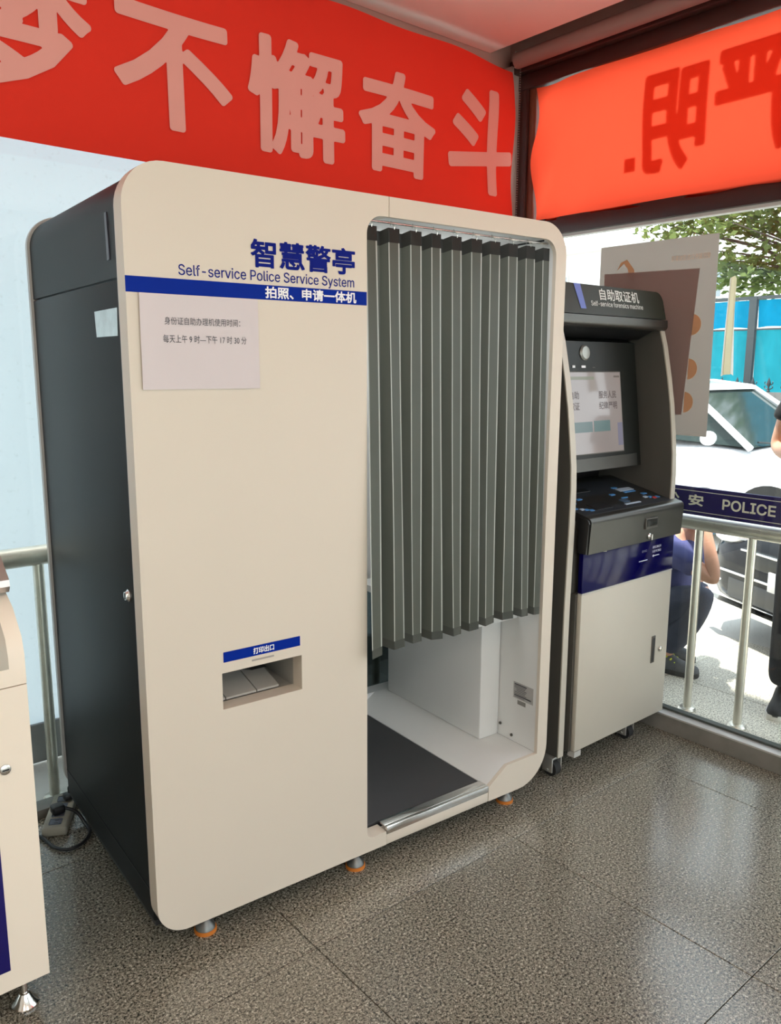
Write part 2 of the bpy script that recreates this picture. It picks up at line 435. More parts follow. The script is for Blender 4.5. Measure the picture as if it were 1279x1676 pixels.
MB().box(GX-0.085, GX+0.05, YF, GY+0.05, 2.865, 2.905, bev=0.006).build('head_rail', BROWN, w1)
MB().box(GX-0.065, GX+0.05, YF, GY+0.05, 2.905, 2.935, bev=0.004).build('head_bar', BROWN, w1)
for ym in (-1.9, -3.2):
    MB().box(GX-0.03, GX+0.03, ym-0.03, ym+0.03, 0.07, 2.80, bev=0.004).build('mullion', BROWN, w1)
# back glazing: window_2
w2 = empty_struct('window_2')
MB().box(XL, 2.27, GY-0.004, GY+0.004, 0.03, 2.80).build('glass_pane', GLASS, w2)
MB().box(XL, 2.29, GY-0.03, GY+0.03, 2.80, 2.90, bev=0.004).build('head_bar', BROWN, w2)
wallend = mat('grey_post_paint', srgb(176, 160, 150), 0.6)
MB().box(2.235, 2.29, GY-0.075, GY+0.05, 0.03, 2.90, bev=0.003).build('corner_post', wallend, w2)
for xm in (-1.2,):
    MB().box(xm-0.03, xm+0.03, GY-0.03, GY+0.03, 0.03, 2.80, bev=0.004).build('mullion', BROWN, w2)
# walls, ceiling, recess over the right window
BEAM = mat('beam_paint', srgb(170, 140, 130), 0.8, var=0.04)
struct(MB().box(GX-0.06, GX+0.16, YF, GY+0.16, 2.935, 3.35).build('wall_right', BEAM))
struct(MB().box(XL, GX-0.06, GY-0.03, GY+0.16, 2.90, 3.35).build('wall_back', BEAM))
struct(MB().box(XL-0.12, XL, YF, GY+0.16, -0.12, 3.35).build('wall_left', WALLP))
cl = struct(MB().box(XL, 2.13, YF, 0.915, HC, HC+0.05).build('ceiling', CEIL))
MB().box(2.118, 2.13, YF, 0.915, HC+0.05, 3.30).build('recess_side', CEIL, cl)
MB().box(XL, GX+0.16, YF, GY+0.30, 3.355, 3.45).build('roof_slab', BEAM, cl)
# wall behind the camera: piers with a wide glass doorway
wf = struct(MB().box(XL, -2.4, YF-0.12, YF, -0.12, 3.35).box(1.8, GX+0.16, YF-0.12, YF, -0.12, 3.35).box(-2.4, 1.8, YF-0.12, YF, 2.7, 3.35).build('wall_front', WALLP))
d1 = empty_struct('door_1')
MB().box(-2.4, 1.8, YF-0.07, YF-0.06, 0.0, 2.7).build('glass_pane', GLASS, d1)
for xm in (-2.37, -0.98, 0.40, 1.77):
    MB().box(xm-0.03, xm+0.03, YF-0.1, YF-0.03, 0, 2.7, bev=0.004).build('mullion', BROWN, d1)

FILLM = mat('lamp_diffuser', (0.9, 0.9, 0.88), 0.6, emit=(1.0, 0.92, 0.82), es=3.0)  # glowing face of the added fill panels
for n, (lx, ly) in enumerate(FILL_SPOTS):
    t = thing('ceiling_light', ['square ceiling light panel behind the camera, near the far left wall', 'square ceiling light panel behind the camera, over the doorway',
              'square ceiling light panel over the left side of the hall'][n], 'ceiling light', (lx, ly, HC), group='square ceiling lights behind the camera')
    MB().prism([(-.31, -.31), (.31, -.31), (.31, .31), (-.31, .31)], 'z', -0.03, 0.0, holes=[[(-.29, -.29), (.29, -.29), (.29, .29), (-.29, .29)]]).build('lamp_frame', EDGEW, t)
    MB().box(-.289, .289, -.289, .289, -0.018, -0.004).build('diffuser', FILLM, t)

# roller blind in the recess with its bead chain
rb = thing('roller_blind', 'rolled-up grey roller blind along the top of the street window', 'blind', (2.215, 0, 2.903))
MB().cyl((0, YF+0.1, 0), (0, 0.825, 0), 0.034).build('blind_roll', mat('blind_fabric', srgb(150, 120, 112), 0.8, var=0.05), rb)
MB().box(-0.012, 0.012, 0.825, 0.832, -0.03, 0.037).build('bracket', EDGEW, rb)
def chain_mb():
    m = MB()
    for k in range(150):
        for dx in (0.0, ):
            t = bmesh.new(); bmesh.ops.create_icosphere(t, subdivisions=1, radius=0.0032)
            m.add(t, Matrix.Translation((0.026+dx, 0.828, -0.03-0.0105*k)))
    return m
ch = chain_mb().build('bead_chain', mat('chain_beads', (0.25, 0.2, 0.18), 0.4), rb); ch['kind'] = 'stuff'

# ================================================================== RED BANNERS
REDB = mat_cloth('red_banner_cloth', srgb(236, 62, 48), srgb(240, 60, 40), 0.10, wave=0.3)
REDR = mat_cloth('thin_red_banner_cloth', srgb(226, 50, 32), (1.0, 0.085, 0.036), 0.90, wave=0.3)
PINKT = mat('banner_print', srgb(236, 168, 156), 0.7, var=0.03)
PINKTR = mat_cloth('banner_print_backlit', (0.5, 0.3, 0.25), (0.60, 0.20, 0.15), 0.8)
def warp_back(p):
    x, y, z = p
    s = (z-2.55)
    d = 0.004*math.sin(3.1*x+2.0*z) + 0.003*math.sin(9*x-6*z)
    c = max(0.0, (x-1.7)/0.5)
    d += c*0.014*math.sin(13*(z-2.2)+5*x) * (0.5+0.5*abs(s)*2)
    d += 0.006*math.sin(26*z + 3*x)*max(0, (z-2.72)/0.2)
    dz = -0.012*math.sin(2.2*x)**2*max(0, (z-2.3)/0.6)
    return Vector((x, y+d, z+dz))
def warp_right(p):
    x, y, z = p
    d = 0.004*math.sin(4*y+3*z)
    c = max(0.0, (y-0.45)/0.3)
    d += c*0.014*math.sin(22*(y+0.7*z)) + 0.006*math.sin(9*(y-1.5*z))*max(0, .4+y) + 0.004*math.sin(14*z+2*y)
    return Vector((x+d, y, z))
def cloth(name, m, nu, nv, f, parent=None, solid=0.0):
    mb = MB(); V = [[mb.bm.verts.new(f(i/nu, j/nv)) for j in range(nv+1)] for i in range(nu+1)]
    for i in range(nu):
        for j in range(nv): mb.bm.faces.new([V[i][j], V[i+1][j], V[i+1][j+1], V[i][j+1]])
    return mb.build(name, m, parent, smooth=180, solid=solid)
bb = thing('banner', 'red cloth banner with big pink characters above the booth', 'banner', (0, 0, 0))
BY = 0.855
def fback(u, v):
    x = -1.6 + (2.232+1.6)*u
    top = 2.892 - 0.012*math.sin(5*x)**2
    bot = 2.204 + 0.02*max(0, (x-1.6)/0.6)
    return warp_back(Vector((x, BY, bot+(top-bot)*v)))
cloth('banner_cloth', REDB, 150, 30, fback, bb)
for chx, x0, x1, z0, z1 in (('圆', -1.18, -0.77, 2.32, 2.70), ('梦', -0.16, 0.285, 2.325, 2.72), ('不', .352, .772, 2.318, 2.690), ('懈', .835, 1.264, 2.312, 2.716),
                            ('奋', 1.330, 1.738, 2.322, 2.712), ('斗', 1.815, 2.224, 2.312, 2.765)):
    if chx == '圆': continue
    text(chx, 'lettering', PINKT, bb, (x0, BY-0.0035, z0), X_, Z_, x1-x0, z1-z0, bold=0.030, depth=0.0012, res=90, warp=warp_back)
br = thing('banner', 'translucent red banner with mirrored dark characters across the top window pane', 'banner', (0, 0, 0))
BX = 2.298
def frt(u, v):
    y = 0.775 - (0.775+3.0)*u
    top = 2.80 + 0.008*math.sin(7*y); bot = 2.208 - 0.012*u*0 + 0.004*math.sin(19*y)
    return warp_right(Vector((BX, y, bot+(top-bot)*v)))
cloth('banner_cloth', REDR, 150, 30, frt, br)
for chx, ya, yb, z0, z1, b in (('。', .245, .297, 2.350, 2.405, 0.0), ('明', -.066, .212, 2.322, 2.705, 0.034), ('严', -.385, -.095, 2.322, 2.715, 0.03), ('律', -.72, -.43, 2.322, 2.715, 0.03), ('纪', -1.05, -.76, 2.322, 2.715, 0.03)):
    if chx == '。':
        q = MB().quad(*[warp_right(Vector((BX+.0035, y, z))) for y, z in ((ya, z0), (yb, z0), (yb, z1), (ya, z1))]).build('lettering', PINKTR, br)
    else:
        text(chx, 'lettering', PINKTR, br, (BX+0.0035, ya, z0), Y_, Z_, yb-ya, z1-z0, bold=0.030, depth=0.0, res=80, warp=warp_right)

# ================================================================== PHOTO BOOTH
TH = R(-3.8)
pb = thing('photo_booth', 'large cream self-service photo booth with charcoal sides and curtained opening', 'booth', (0, 0, 0), TH)
Rr, ZB, ZT, XB = 0.10, 0.07, 2.0, 1.45
left = [(.733, .115), (.733, ZB)] + arc(.0+.085, ZB+.085, .085, 270, 180) + arc(Rr, ZT-Rr, Rr, 180, 90) + [(.7325, ZT), (.7325, 1.947)] + arc(.66+.05, 1.897, .05, 90, 180) + arc(.66+.022, .115+.022, .022, 180, 270, 5)
slot = [(.201, .657), (.201, .757), (.439, .757), (.439, .657)]
MB().prism(left, 'y', 0.0, 0.05, holes=[slot]).build('front_panel', CREAM, pb)
right = [(.7345, ZT)] + arc(XB-Rr, ZT-Rr, Rr, 90, 0) + arc(XB-.135, ZB+.135, .135, 0, -90) + [(1.168, ZB), (1.168, .122), (1.252, .178), (1.402, .178)] + arc(1.352, 1.897, .05, 0, 90) + [(.7345, 1.947)]
MB().prism(right, 'y', 0.0, 0.014).build('door_frame', CREAM, pb)
oo = [(.7345, ZT-.001)] + arc(XB-Rr, ZT-Rr, Rr-.001, 90, 0) + arc(XB-.135, ZB+.135, .134, 0, -90)
ii = [(1.30, ZB+.02)] + arc(XB-.135, ZB+.135, .114, -90, 0) + arc(XB-Rr, ZT-Rr, Rr-.02, 0, 90) + [(.7345, ZT-.02)]
MB().prism(oo+ii, 'y', .0145, .05).build('frame_return', CREAM, pb)
MB().box(.7345, 1.1665, 0.001, 0.05, ZB, .1035, bev=0.001).build('sill_base', CREAM, pb)
MB().box(.7345, 1.1665, -0.001, 0.012, .104, .129, bev=0.002).box(.7345, 1.1665, 0.012, 0.045, .124, .129, bev=0.001).build('sill_strip', CHROME, pb)
# light grey edge band of the front panel
def ring(off, w_, y0, y1):
    def rr(d):
        r = max(Rr-d, .01)
        return arc(d+r, ZB+d+r, r, 270, 180) + arc(d+r, ZT-d-r, r, 180, 90) + arc(XB-d-r, ZT-d-r, r, 90, 0) + arc(XB-d-r, ZB+d+r, r, 0, -90)
    return MB().prism(rr(off), 'y', y0, y1, holes=[rr(off+w_)])
ring(0.001, 0.02, 0.0505, 0.056).build('edge_band', EDGEW, pb)
ring(0.0, 0.03, 0.884, 0.906).build('rear_frame', EDGEW, pb)
# dark shell between the two frames, split at the seam z=1.744
def shell_path(z0, side):
    d, t_ = 0.008, 0.018
    out_, in_ = [], []
    if side == 'cap':
        o = [(d, 1.7465)] + arc(Rr, ZT-Rr, Rr-d, 180, 90) + arc(XB-Rr, ZT-Rr, Rr-d, 90, 0) + [(XB-d, 1.7465)]
        i = [(XB-d-t_, 1.7465)] + arc(XB-Rr, ZT-Rr, Rr-d-t_, 0, 90) + arc(Rr, ZT-Rr, Rr-d-t_, 90, 180) + [(d+t_, 1.7465)]
        return o+i
MB().prism(shell_path(0, 'cap'), 'y', 0.0565, 0.8835).build('upper_shell', CHAR, pb)
MB().box(.008, .026, 0.0565, 0.8835, .09, 1.7415, bev=0.001).build('side_panel', CHAR, pb)
MB().box(XB-.026, XB-.008, 0.0565, 0.8835, .09, 1.7415, bev=0.001).build('side_panel', CHAR, pb)
MB().box(.012, XB-.012, 0.0565, 0.8835, .072, .089).build('base_plate', BLACK, pb)
MB().box(.0065, .0078, 0.06, 0.88, .17, .173).build('kick_seam', BLACK, pb)
lab(MB().prism([(.118, 1.79), (.136, 1.79), (.140, 1.898), (.126, 1.898)], 'x', 0.0055, 0.008).build('tape_strip', mat('purple_tape', (0.055, 0.053, 0.075), 0.35), pb), 'faint purple vertical tape strip')  # narrow purple strip raised on the dark upper shell
lk = MB().lathe((0.008, .112, .974), [(.016, 0), (.016, .004), (.012, .008), (.011, .012), (0, .012)], axis=(-1, 0, 0)).build('side_lock', CHROME, pb)
MB().box(-0.0055, -0.003, .1105, .1135, .966, .982).build('key_slot', BLACK, lk)
# feet
feet = [(.150, .055), (.650, .052), (1.306, .06), (.12, .82), (.72, .82), (1.33, .82)]
for fx, fy in feet:
    f = MB().cyl((fx, fy, .018), (fx, fy, .072), .011, seg=14).lathe((fx, fy, .0), [(.028, .008), (.027, .016), (.020, .026), (.012, .036)]).build('levelling_foot', mat('dull_steel', (0.20, 0.20, 0.19), .4, metal=.8), pb)
    MB().lathe((fx, fy, 0), [(.031, 0), (.031, .008), (.028, .010), (0, .010)]).build('foot_pad', ORANGE, f)
# graphics
MB().box(.0, .6585, -0.0012, 0.0, 1.709, 1.7445).build('blue_stripe', BLUE, pb)
YT = -0.0004
text('智慧警亭', 'lettering', NAVYT, pb, (.313, YT, 1.785), X_, Z_, .308, .068, bold=0.027, res=90, depth=0.0008)
text('Self-service Police Service System', 'lettering', NAVYT, pb, (.126, YT, 1.747), X_, Z_, .492, .032, bold=0.006, res=44, depth=0.0006)
text('拍照、申请一体机', 'lettering', WHITET, pb, (.350, -0.0013, 1.7125), X_, Z_, .274, .029, bold=0.030, res=60, depth=0.0006)
MB().box(.206, .434, -0.0012, 0.0, .786, .8135).build('outlet_label', BLUE, pb)
text('打印出口', 'lettering', WHITET, pb, (.291, -0.0013, .791), X_, Z_, .062, .0175, bold=0.025, res=40, depth=0.0006)
MB().box(.287, .353, -0.0004, 0.0, .7715, .7765, bev=0.0001, seg=1).build('vent_slit', mat('grey_slit', (0.33, 0.30, 0.27), 0.6), pb)
# print outlet tray
TRAY = mat('tray_grey', (0.40, 0.38, 0.34), 0.5)
tr = MB().box(.196, .201, .0501, .24, .65, .765).box(.439, .444, .0501, .24, .65, .765).box(.196, .444, .24, .245, .65, .765).box(.196, .444, .0501, .24, .645, .652).box(.196, .444, .0501, .24, .765, .770).build('outlet_box', TRAY, pb)
for xa, xb_ in ((.203, .232), (.235, .325), (.328, .395)):
    MB().prism([(.055, .664), (.20, .700), (.20, .694), (.055, .658)], 'x', xa, xb_).build('tray_plate', TRAY, tr)
MB().prism([(.030, .735), (.23, .757), (.23, .74), (.16, .70)], 'x', .30, .345).build('tray_guide', BLACK, tr)
MB().box(.24, .34, .20, .235, .70, .757).build('print_head', BLACK, tr)
# interior
MB().box(.64, .658, .0505, .883, .10, 1.97).build('partition', INWHITE, pb)
MB().box(1.404, 1.416, .0145, .883, .178, 1.97).build('inner_wall', INWHITE, pb)
MB().box(.66, 1.42, .0505, .883, .09, .110).build('floor_plate', BLACK, pb)
MB().box(.662, 1.168, .056, .862, .110, .122, bev=0.003).build('floor_mat', RUBMAT, pb)
base = [(1.168, .111), (1.168, .124), (1.252, .178), (1.403, .178), (1.403, .111)]
MB().prism(base, 'y', .0145, .80).prism([(1.10, .80), (1.168, .80), (1.403, .80), (1.403, .862), (.82, .862), (.78, .83), (.80, .80)], 'z', .111, .178).build('step_base', INWHITE, pb)
bn = MB().box(1.305, 1.403, .20, .78, .178, .655, bev=0.008).build('bench_pedestal', INWHITE, pb)
sp = [(1.16, .17)] + arc(1.19, .15, .03, 180, 270, 5) + [(1.403, .12), (1.403, .80), (1.16, .80)]
MB().prism(sp, 'z', .656, .682).build('bench_seat', INWHITE, pb)
for qy, qz in ((.13, .20), (.19, .225)): MB().cyl((1.4035, qy, qz), (1.399, qy, qz), .0055, seg=12).build('screw_cap', KSIDE, pb)
MB().box(.66, 1.403, .866, .880, .62, 1.97).build('back_wall', INWHITE, pb)
MB().box(.66, 1.403, .870, .876, .11, .62).build('back_window', TINT, pb)
MB().box(.66, 1.403, .0505, .866, 1.955, 1.97).build('booth_ceiling', INWHITE, pb)
bl = MB().box(.76, 1.32, .30, .62, 1.945, 1.9545, bev=0.002).build('booth_lamp', mat('booth_lamp_diffuser', (.9, .9, .9), .6, emit=(0.95, 0.98, 1.0), es=11.0), pb)
ip = MB().box(1.4030, 1.4038, .030, .128, .350, .412).build('rating_plate', mat('plate_grey', (0.42, 0.41, 0.39), 0.4), pb)
m_ = MB()
for k in range(9):
    z = .405-.0060*k; hh = .0016 if k in (0, 7) else .0006
    m_.box(1.4020, 1.4029, (.040 if k == 7 else .062+.004*(k % 3)), (.122 if k not in (3, 4) else .112), z-hh, z+hh)
m_.build('plate_print', BLACKT, ip)
MB().box(1.4030, 1.4038, .066, .106, .330, .346).build('seal_sticker', mat('seal_grey', (0.25, 0.24, 0.22), 0.35), pb)
rod = MB().cyl((.672, .030, 1.938), (1.392, .030, 1.938), .0035, seg=10).build('curtain_rod', STEEL, pb)

# ---- curtain (hangs from the rod: a thing of its own)
ct = thing('curtain', 'grey-green pleated plastic curtain hanging in the booth opening', 'curtain', (0, 0, 0), TH)
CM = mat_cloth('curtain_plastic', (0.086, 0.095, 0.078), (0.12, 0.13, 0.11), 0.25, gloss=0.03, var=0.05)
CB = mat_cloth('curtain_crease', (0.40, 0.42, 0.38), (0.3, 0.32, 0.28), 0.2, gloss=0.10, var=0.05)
CH = mat_cloth('curtain_hem', (0.022, 0.024, 0.021), (0.02, 0.02, 0.02), 0.1, gloss=0.02, var=0.05)
CBH = mat_cloth('curtain_bottom_hem', (0.055, 0.060, 0.050), (0.05, 0.05, 0.045), 0.2, gloss=0.05, var=0.05)
NP = 9
prof = []     # (s in pleats, depth -1 front..1 back, crease?)
rnd = random.Random(3)
for k in range(NP):
    a = 0.52 + rnd.uniform(-.05, .05)
    prof += [(k+0.00, -1, 1), (k+0.05, -1, 0), (k+a-0.06, -1, 0), (k+a, -1, 1), (k+a+0.10+rnd.uniform(0, .05), 1, 0), (k+a+0.16, 1, 1), (k+0.93, 1, 0)]
prof += [(NP, -1, 0), (NP+0.05, -1, 1), (NP+0.42, -0.9, 0)]
smax = NP+0.42
def curt(s, d, v):
    """v 0 bottom .. 1 top"""
    sn = s/smax
    xt = .664 + (.722)*sn; 
    loose = (1-v)
    amp = .016 + .012*loose
    xb = .684 + (.712)*sn
    x = xt*v + xb*loose
    fl_ = math.exp(-(s/1.3)**2)
    x += -0.028*fl_*loose**1.2 + 0.012*math.sin(1.7*s+0.6)*loose*0.6*(1-fl_)
    y = .030 + d*amp - fl_*loose*0.034 
    y += 0.004*math.sin(3*s+4*v)*loose
    zt = 1.922 - (0.006 if d > 0 else 0.0); zb = .706 + 0.006*math.sin(1.1*s)
    return Vector((x, min(y, .06), zb + (zt-zb)*v))
def curtain_sheet(name, v0, v1, nv, off, m, kc):
    mb = MB(); cols = []
    for (s, d, c) in prof: cols.append([mb.bm.verts.new(curt(s, d, v0+(v1-v0)*j/nv) + Vector((0, off, 0))) for j in range(nv+1)])
    for i in range(len(prof)-1):
        for j in range(nv):
            f = mb.bm.faces.new([cols[i][j], cols[i+1][j], cols[i+1][j+1], cols[i][j+1]])
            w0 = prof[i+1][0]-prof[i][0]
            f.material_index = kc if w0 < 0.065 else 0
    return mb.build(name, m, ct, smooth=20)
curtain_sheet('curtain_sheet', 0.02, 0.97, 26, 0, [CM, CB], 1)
lab(curtain_sheet('top_hem', 0.968, 1.0, 2, -0.0006, [CH, CM], 0), 'dark doubled hem along the top')
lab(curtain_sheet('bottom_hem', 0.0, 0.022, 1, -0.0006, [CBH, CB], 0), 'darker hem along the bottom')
for k in range(NP):
    s = k+0.28; p = curt(s, -1, 1.0)
    pts = [p + Vector((0, .002, -.012)), p + Vector((0, -.001, .004)), Vector((p.x-.002, .026, 1.940)), Vector((p.x, .030, 1.9435)), Vector((p.x+.001, .035, 1.939)), Vector((p.x+.001, .034, 1.932))]
    MB().tube(pts, 0.0012, 6).build('curtain_hook', CHROME, ct)

# ---- notice, sticker
np_ = thing('paper_notice', 'white paper notice with two printed lines under the blue stripe', 'notice', (0, 0, 0), TH)
def fpaper(u, v):
    x = .028 + .300*u + .002*(1-v)*(u-.5); z = 1.490 + .217*v + .004*(1-u)*(1-v)*0
    if v > .99: z = 1.7085 if u < 1 else 1.7085
    y = -.0026 - .003*(math.exp(-((u-0.0)/.10)**2)) - .0009*math.sin(7*u+5*v)**2 - .0025*(math.exp(-((u-.8)/.12)**2-((v-.12)/.2)**2))
    return Vector((x, y, z))
cloth('paper_sheet', mat_cloth('notice_paper', (0.70, 0.64, 0.65), (0.5, 0.45, 0.45), 0.08, var=0.02), 40, 30, fpaper, np_)
text('身份证自助办理机使用时间：', 'lettering', BLACKT, np_, (.086, -.0042, 1.6395), X_, Z_, .192, .0175, bold=0.0, depth=0.0)
text('每天上午 9 时—下午 17 时 30 分', 'lettering', BLACKT, np_, (.081, -.0042, 1.598), X_, Z_, .213, .0185, bold=0.0, depth=0.0)
st = thing('silver_sticker', 'square silver foil sticker on the dark side of the booth', 'sticker', (0, 0, 0), TH)
foil = MB().prism([(.085, 1.679), (.262, 1.678), (.254, 1.615), (.091, 1.614)], 'x', .0065, .0078).build('foil_sheet', mat('silver_foil', (0.55, 0.60, 0.60), 0.35, metal=0.7, var=0.25, scale=30, bump=0.5, bscale=60), st)

# ================================================================== DOCUMENT KIOSK
kk = thing('document_kiosk', 'grey and black self-service document kiosk between the booth and the window', 'kiosk', (1.925, -0.05, 0))
def kbx(m): return m
KX = 1.925; KY = -0.05
def L(p): return (p[0]-KX, p[1]-KY, p[2])
front_curve = [(.075, 1.842), (.060, 1.74), (.042, 1.697), (.023, 1.634), (-.005, 1.506), (-.024, 1.40), (-.038, 1.291), (-.048, 1.20), (-.052, 1.117), (-.052, 1.0), (-.050, .89), (-.046, .66), (-.046, .085)]
sideprof = [(y-KY, z) for y, z in front_curve] + [(.62-KY, .085), (.62-KY, 1.842)]
for xs0, xs1 in ((1.578, 1.606), (2.242, 2.268)):
    sp_ = MB().prism(sideprof, 'x', xs0-KX, xs1-KX).build('side_panel', KSIDE, kk)
    # pale front edge trim
    a = [(y-KY-.006, z) for y, z in front_curve]; b = [(y-KY-.0005, z) for y, z in front_curve]
    MB().prism(a+b[::-1], 'x', xs0-KX-.001, xs1-KX+.001).build('edge_trim', KGREY, sp_)
# body behind door
MB().box(1.607-KX, 2.241-KX, -.030-KY, .60-KY, .088, .99).build('cabinet_body', KSIDE, kk)
MB().box(1.607-KX, 2.241-KX, .30-KY, .60-KY, .99, 1.85).build('rear_housing', BLACK, kk)
dr = MB().box(1.648-KX, 2.262-KX, -.073-KY, -.053-KY, .095, .716, bev=0.003).build('door', KGREY, kk)
MB().box(1.638-KX, 2.241-KX, -.0525-KY, -.0305-KY, .093, .716).build('door_return', KSIDE, kk)
MB().box(1.650-KX, 1.690-KX, -.072-KY, -.040-KY, .070, .093).build('door_tab', EDGEW, kk)
MB().box(2.140-KX, 2.166-KX, -.0765-KY, -.0725-KY, .335, .452, bev=0.002).build('handle_rim', KSIDE, dr)
MB().box(2.145-KX, 2.161-KX, -.0785-KY, -.0764-KY, .342, .445, bev=0.001).build('recessed_handle', BLACK, dr)
MB().lathe((2.205-KX, -.073-KY, .385), [(.012, 0), (.012, .003), (.009, .008), (0, .010)], axis=(0, -1, 0)).build('door_lock', CHROME, dr)
# navy glass band
nb = MB().box(1.648-KX, 2.262-KX, -.072-KY, -.053-KY, .722, .872, bev=0.001).build('navy_band', NAVYG, kk)
MB().box(1.648-KX, 2.262-KX, -.0735-KY, -.055-KY, .7165, .7215).build('band_lip', EDGEW, kk)
yt = -.0725-KY
MB().box(2.012-KX, 2.072-KX, yt-.0004, yt, .787, .790).build('card_slot', mat('slot_white', (.8, .8, .85), .4), nb)
text('进卡口', 'lettering', mat('dim_lettering', (.35, .35, .5), .5), nb, (2.030-KX, yt, .822), X_, Z_, .034, .010, bold=0.0, depth=0.0003)
text('请将正确证件', 'lettering', WHITET, nb, (2.105-KX, yt, .829), X_, Z_, .062, .0105, bold=0.0, depth=0.0003)
text('从此卡口推出', 'lettering', WHITET, nb, (2.105-KX, yt, .812), X_, Z_, .062, .0105, bold=0.0, depth=0.0003)
MB().prism([(2.106-KX, .7985), (2.116-KX, .8045), (2.116-KX, .8000), (2.156-KX, .8000), (2.156-KX, .7970), (2.116-KX, .7970), (2.116-KX, .7925)], 'y', yt-.0005, yt).build('arrow_mark', WHITET, nb)
MB().prism([(1.715-KX, .8715), (1.79-KX, .8715), (1.79-KX, .863)], 'y', yt-.001, yt+.002).build('band_chip', KGREY, nb)
# console
cp = [(-.052, .873), (-.092, .873), (-.099, .985)] + arc(-.079, .990, .020, 180, 95, 6) + [(.02, 1.035), (.24, 1.085), (.24, 1.02), (-.052, .96)]
cs = MB().prism([(y-KY, z) for y, z in cp], 'x', 1.650-KX, 2.276-KX).build('console', DGREY, kk)
MB().prism([(y-KY, z-.001) for y, z in [(-.050, .876), (-.088, .876), (-.094, .985)] + arc(-.077, .988, .019, 180, 95, 6) + [(-.05, 1.008)]], 'x', 1.640-KX, 1.6495-KX).build('console_end', BLACK, cs)
# card reader window + key on console front (front plane leans a little)
def yfront(z): return -.092-(z-.873)/.112*.007
rw = MB().box(2.000-KX, 2.082-KX, yfront(.955)-.006-KY, yfront(.955)+.004-KY, .925, .968, bev=0.002).build('reader_bezel', KSIDE, cs)
MB().box(2.006-KX, 2.077-KX, yfront(.955)-.0075-KY, yfront(.955)-.0058-KY, .935, .964, bev=0.0005).build('reader_window', BLACKG, rw)
ky = MB().lathe((2.040-KX, yfront(.89)-KY, .893), [(.012, 0), (.012, .004), (.008, .009), (0, .010)], axis=(0, -1, 0)).build('console_lock', CHROME, cs)
MB().box(2.036-KX, 2.044-KX, yfront(.89)-.016-KY, yfront(.89)-.008-KY, .880, .902, bev=0.001).build('key', CHROME, ky)
# top plate with decals: plane through (-.077,1.010) and (.02,1.035)..(.24,1.085)
def ztop(y): 
    return 1.0105 + (y+.075)/(.095)*(.0250) if y < .02 else 1.035 + (y-.02)/.22*.05
def decal(name, x0, x1, y0, y1, m, h=.0008, par=None):
    return MB().prism([(y0-KY, ztop(y0)), (y1-KY, ztop(y1)), (y1-KY, ztop(y1)+h), (y0-KY, ztop(y0)+h)], 'x', x0-KX, x1-KX).build(name, m, par or cs)
tp = decal('top_plate', 1.662, 2.236, -.066, .20, mat('console_top_dark', (0.030, 0.034, 0.040), 0.3), .0012)
LB = mat('pale_blue_decal', srgb(70, 130, 185), .5); WD = mat('pale_decal', srgb(170, 185, 200), .5); RD = mat('red_decal', srgb(190, 60, 60), .5)
def top_decal(n_, x0, x1, y0, y1, m): return decal(n_, x0, x1, y0, y1, m, .0022, tp)
top_decal('fingerprint_well', 1.765, 1.865, -.040, .012, BLACK)
top_decal('receipt_slot', 1.79, 1.93, .115, .145, BLACK)
top_decal('card_pad', 2.075, 2.17, .072, .098, WD); top_decal('card_mark', 2.085, 2.16, .056, .066, LB)
top_decal('pad_mark', 1.952, 2.055, -.040, -.031, WD); top_decal('pad_mark', 1.965, 2.01, -.020, .004, mat('dim_decal', srgb(60, 80, 100), .5)); top_decal('pad_mark', 2.0, 2.04, .012, .018, LB)
for x0, y0 in ((1.70, .030), (1.77, .055), (1.98, .050), (2.07, .105), (2.155, .018)):
    top_decal('button_mark', x0, x0+.03, y0, y0+.012, LB)
for x0, y0, m in ((1.665, -.012, LB), (1.690, -.025, WD), (1.705, -.032, LB), (1.725, -.042, LB), (2.125, -.012, WD), (2.150, -.018, LB), (2.165, -.028, RD), (2.19, -.026, LB)):
    top_decal('icon_mark', x0, x0+.022, y0, y0+.012, m)
# screen bezel: leaning plane, Y .125 at z 1.645 -> .065 at z 1.16
def ysc(z): return .125-(1.645-z)/.485*.062
def slab(name, x0, x1, z0, z1, d0, d1, m, par, bev=0):
    return MB().prism([(ysc(z0)+d0-KY, z0), (ysc(z1)+d0-KY, z1), (ysc(z1)+d1-KY, z1), (ysc(z0)+d1-KY, z0)], 'x', x0-KX, x1-KX).build(name, m, par)
hz = [(ysc(1.150)-KY, 1.150), (ysc(1.645)-KY, 1.645), (.30-KY, 1.70), (.30-KY, 1.11)]
bz = MB().prism(hz, 'x', 1.607-KX, 2.195-KX).build('screen_housing', BLACKG, kk)
MB().box(1.607-KX, 2.241-KX, .299-KY, .305-KY, 1.05, 1.85).build('recess_back', BLACK, kk)
slab('lower_lip', 1.615, 2.165, 1.152, 1.200, -.004, -.0005, DGREY, bz)
slab('screen_rim', 1.686, 2.080, 1.214, 1.532, -.003, -.0005, KSIDE, bz)
SCRN = mat('screen_glow', (0.10, 0.10, 0.10), 0.12, emit=srgb(176, 160, 154), es=0.66, coat=0.5, var=0.02)
sg = slab('screen', 1.690, 2.074, 1.218, 1.528, -.0045, -.0032, SCRN, bz)
def smat(n_, c, s_=0.8): return mat(n_, (0.05, 0.05, 0.05), 0.2, emit=srgb(*c), es=s_, var=0.0)
STX = smat('screen_text', (92, 70, 68)); 
def U_sc(): 
    v = Vector((0, ysc(1.5)-ysc(1.2), .3)); return v.normalized()
VS = U_sc()
def onsc(x, z, d=-.0052): return (x-KX, ysc(z)+d-KY, z)
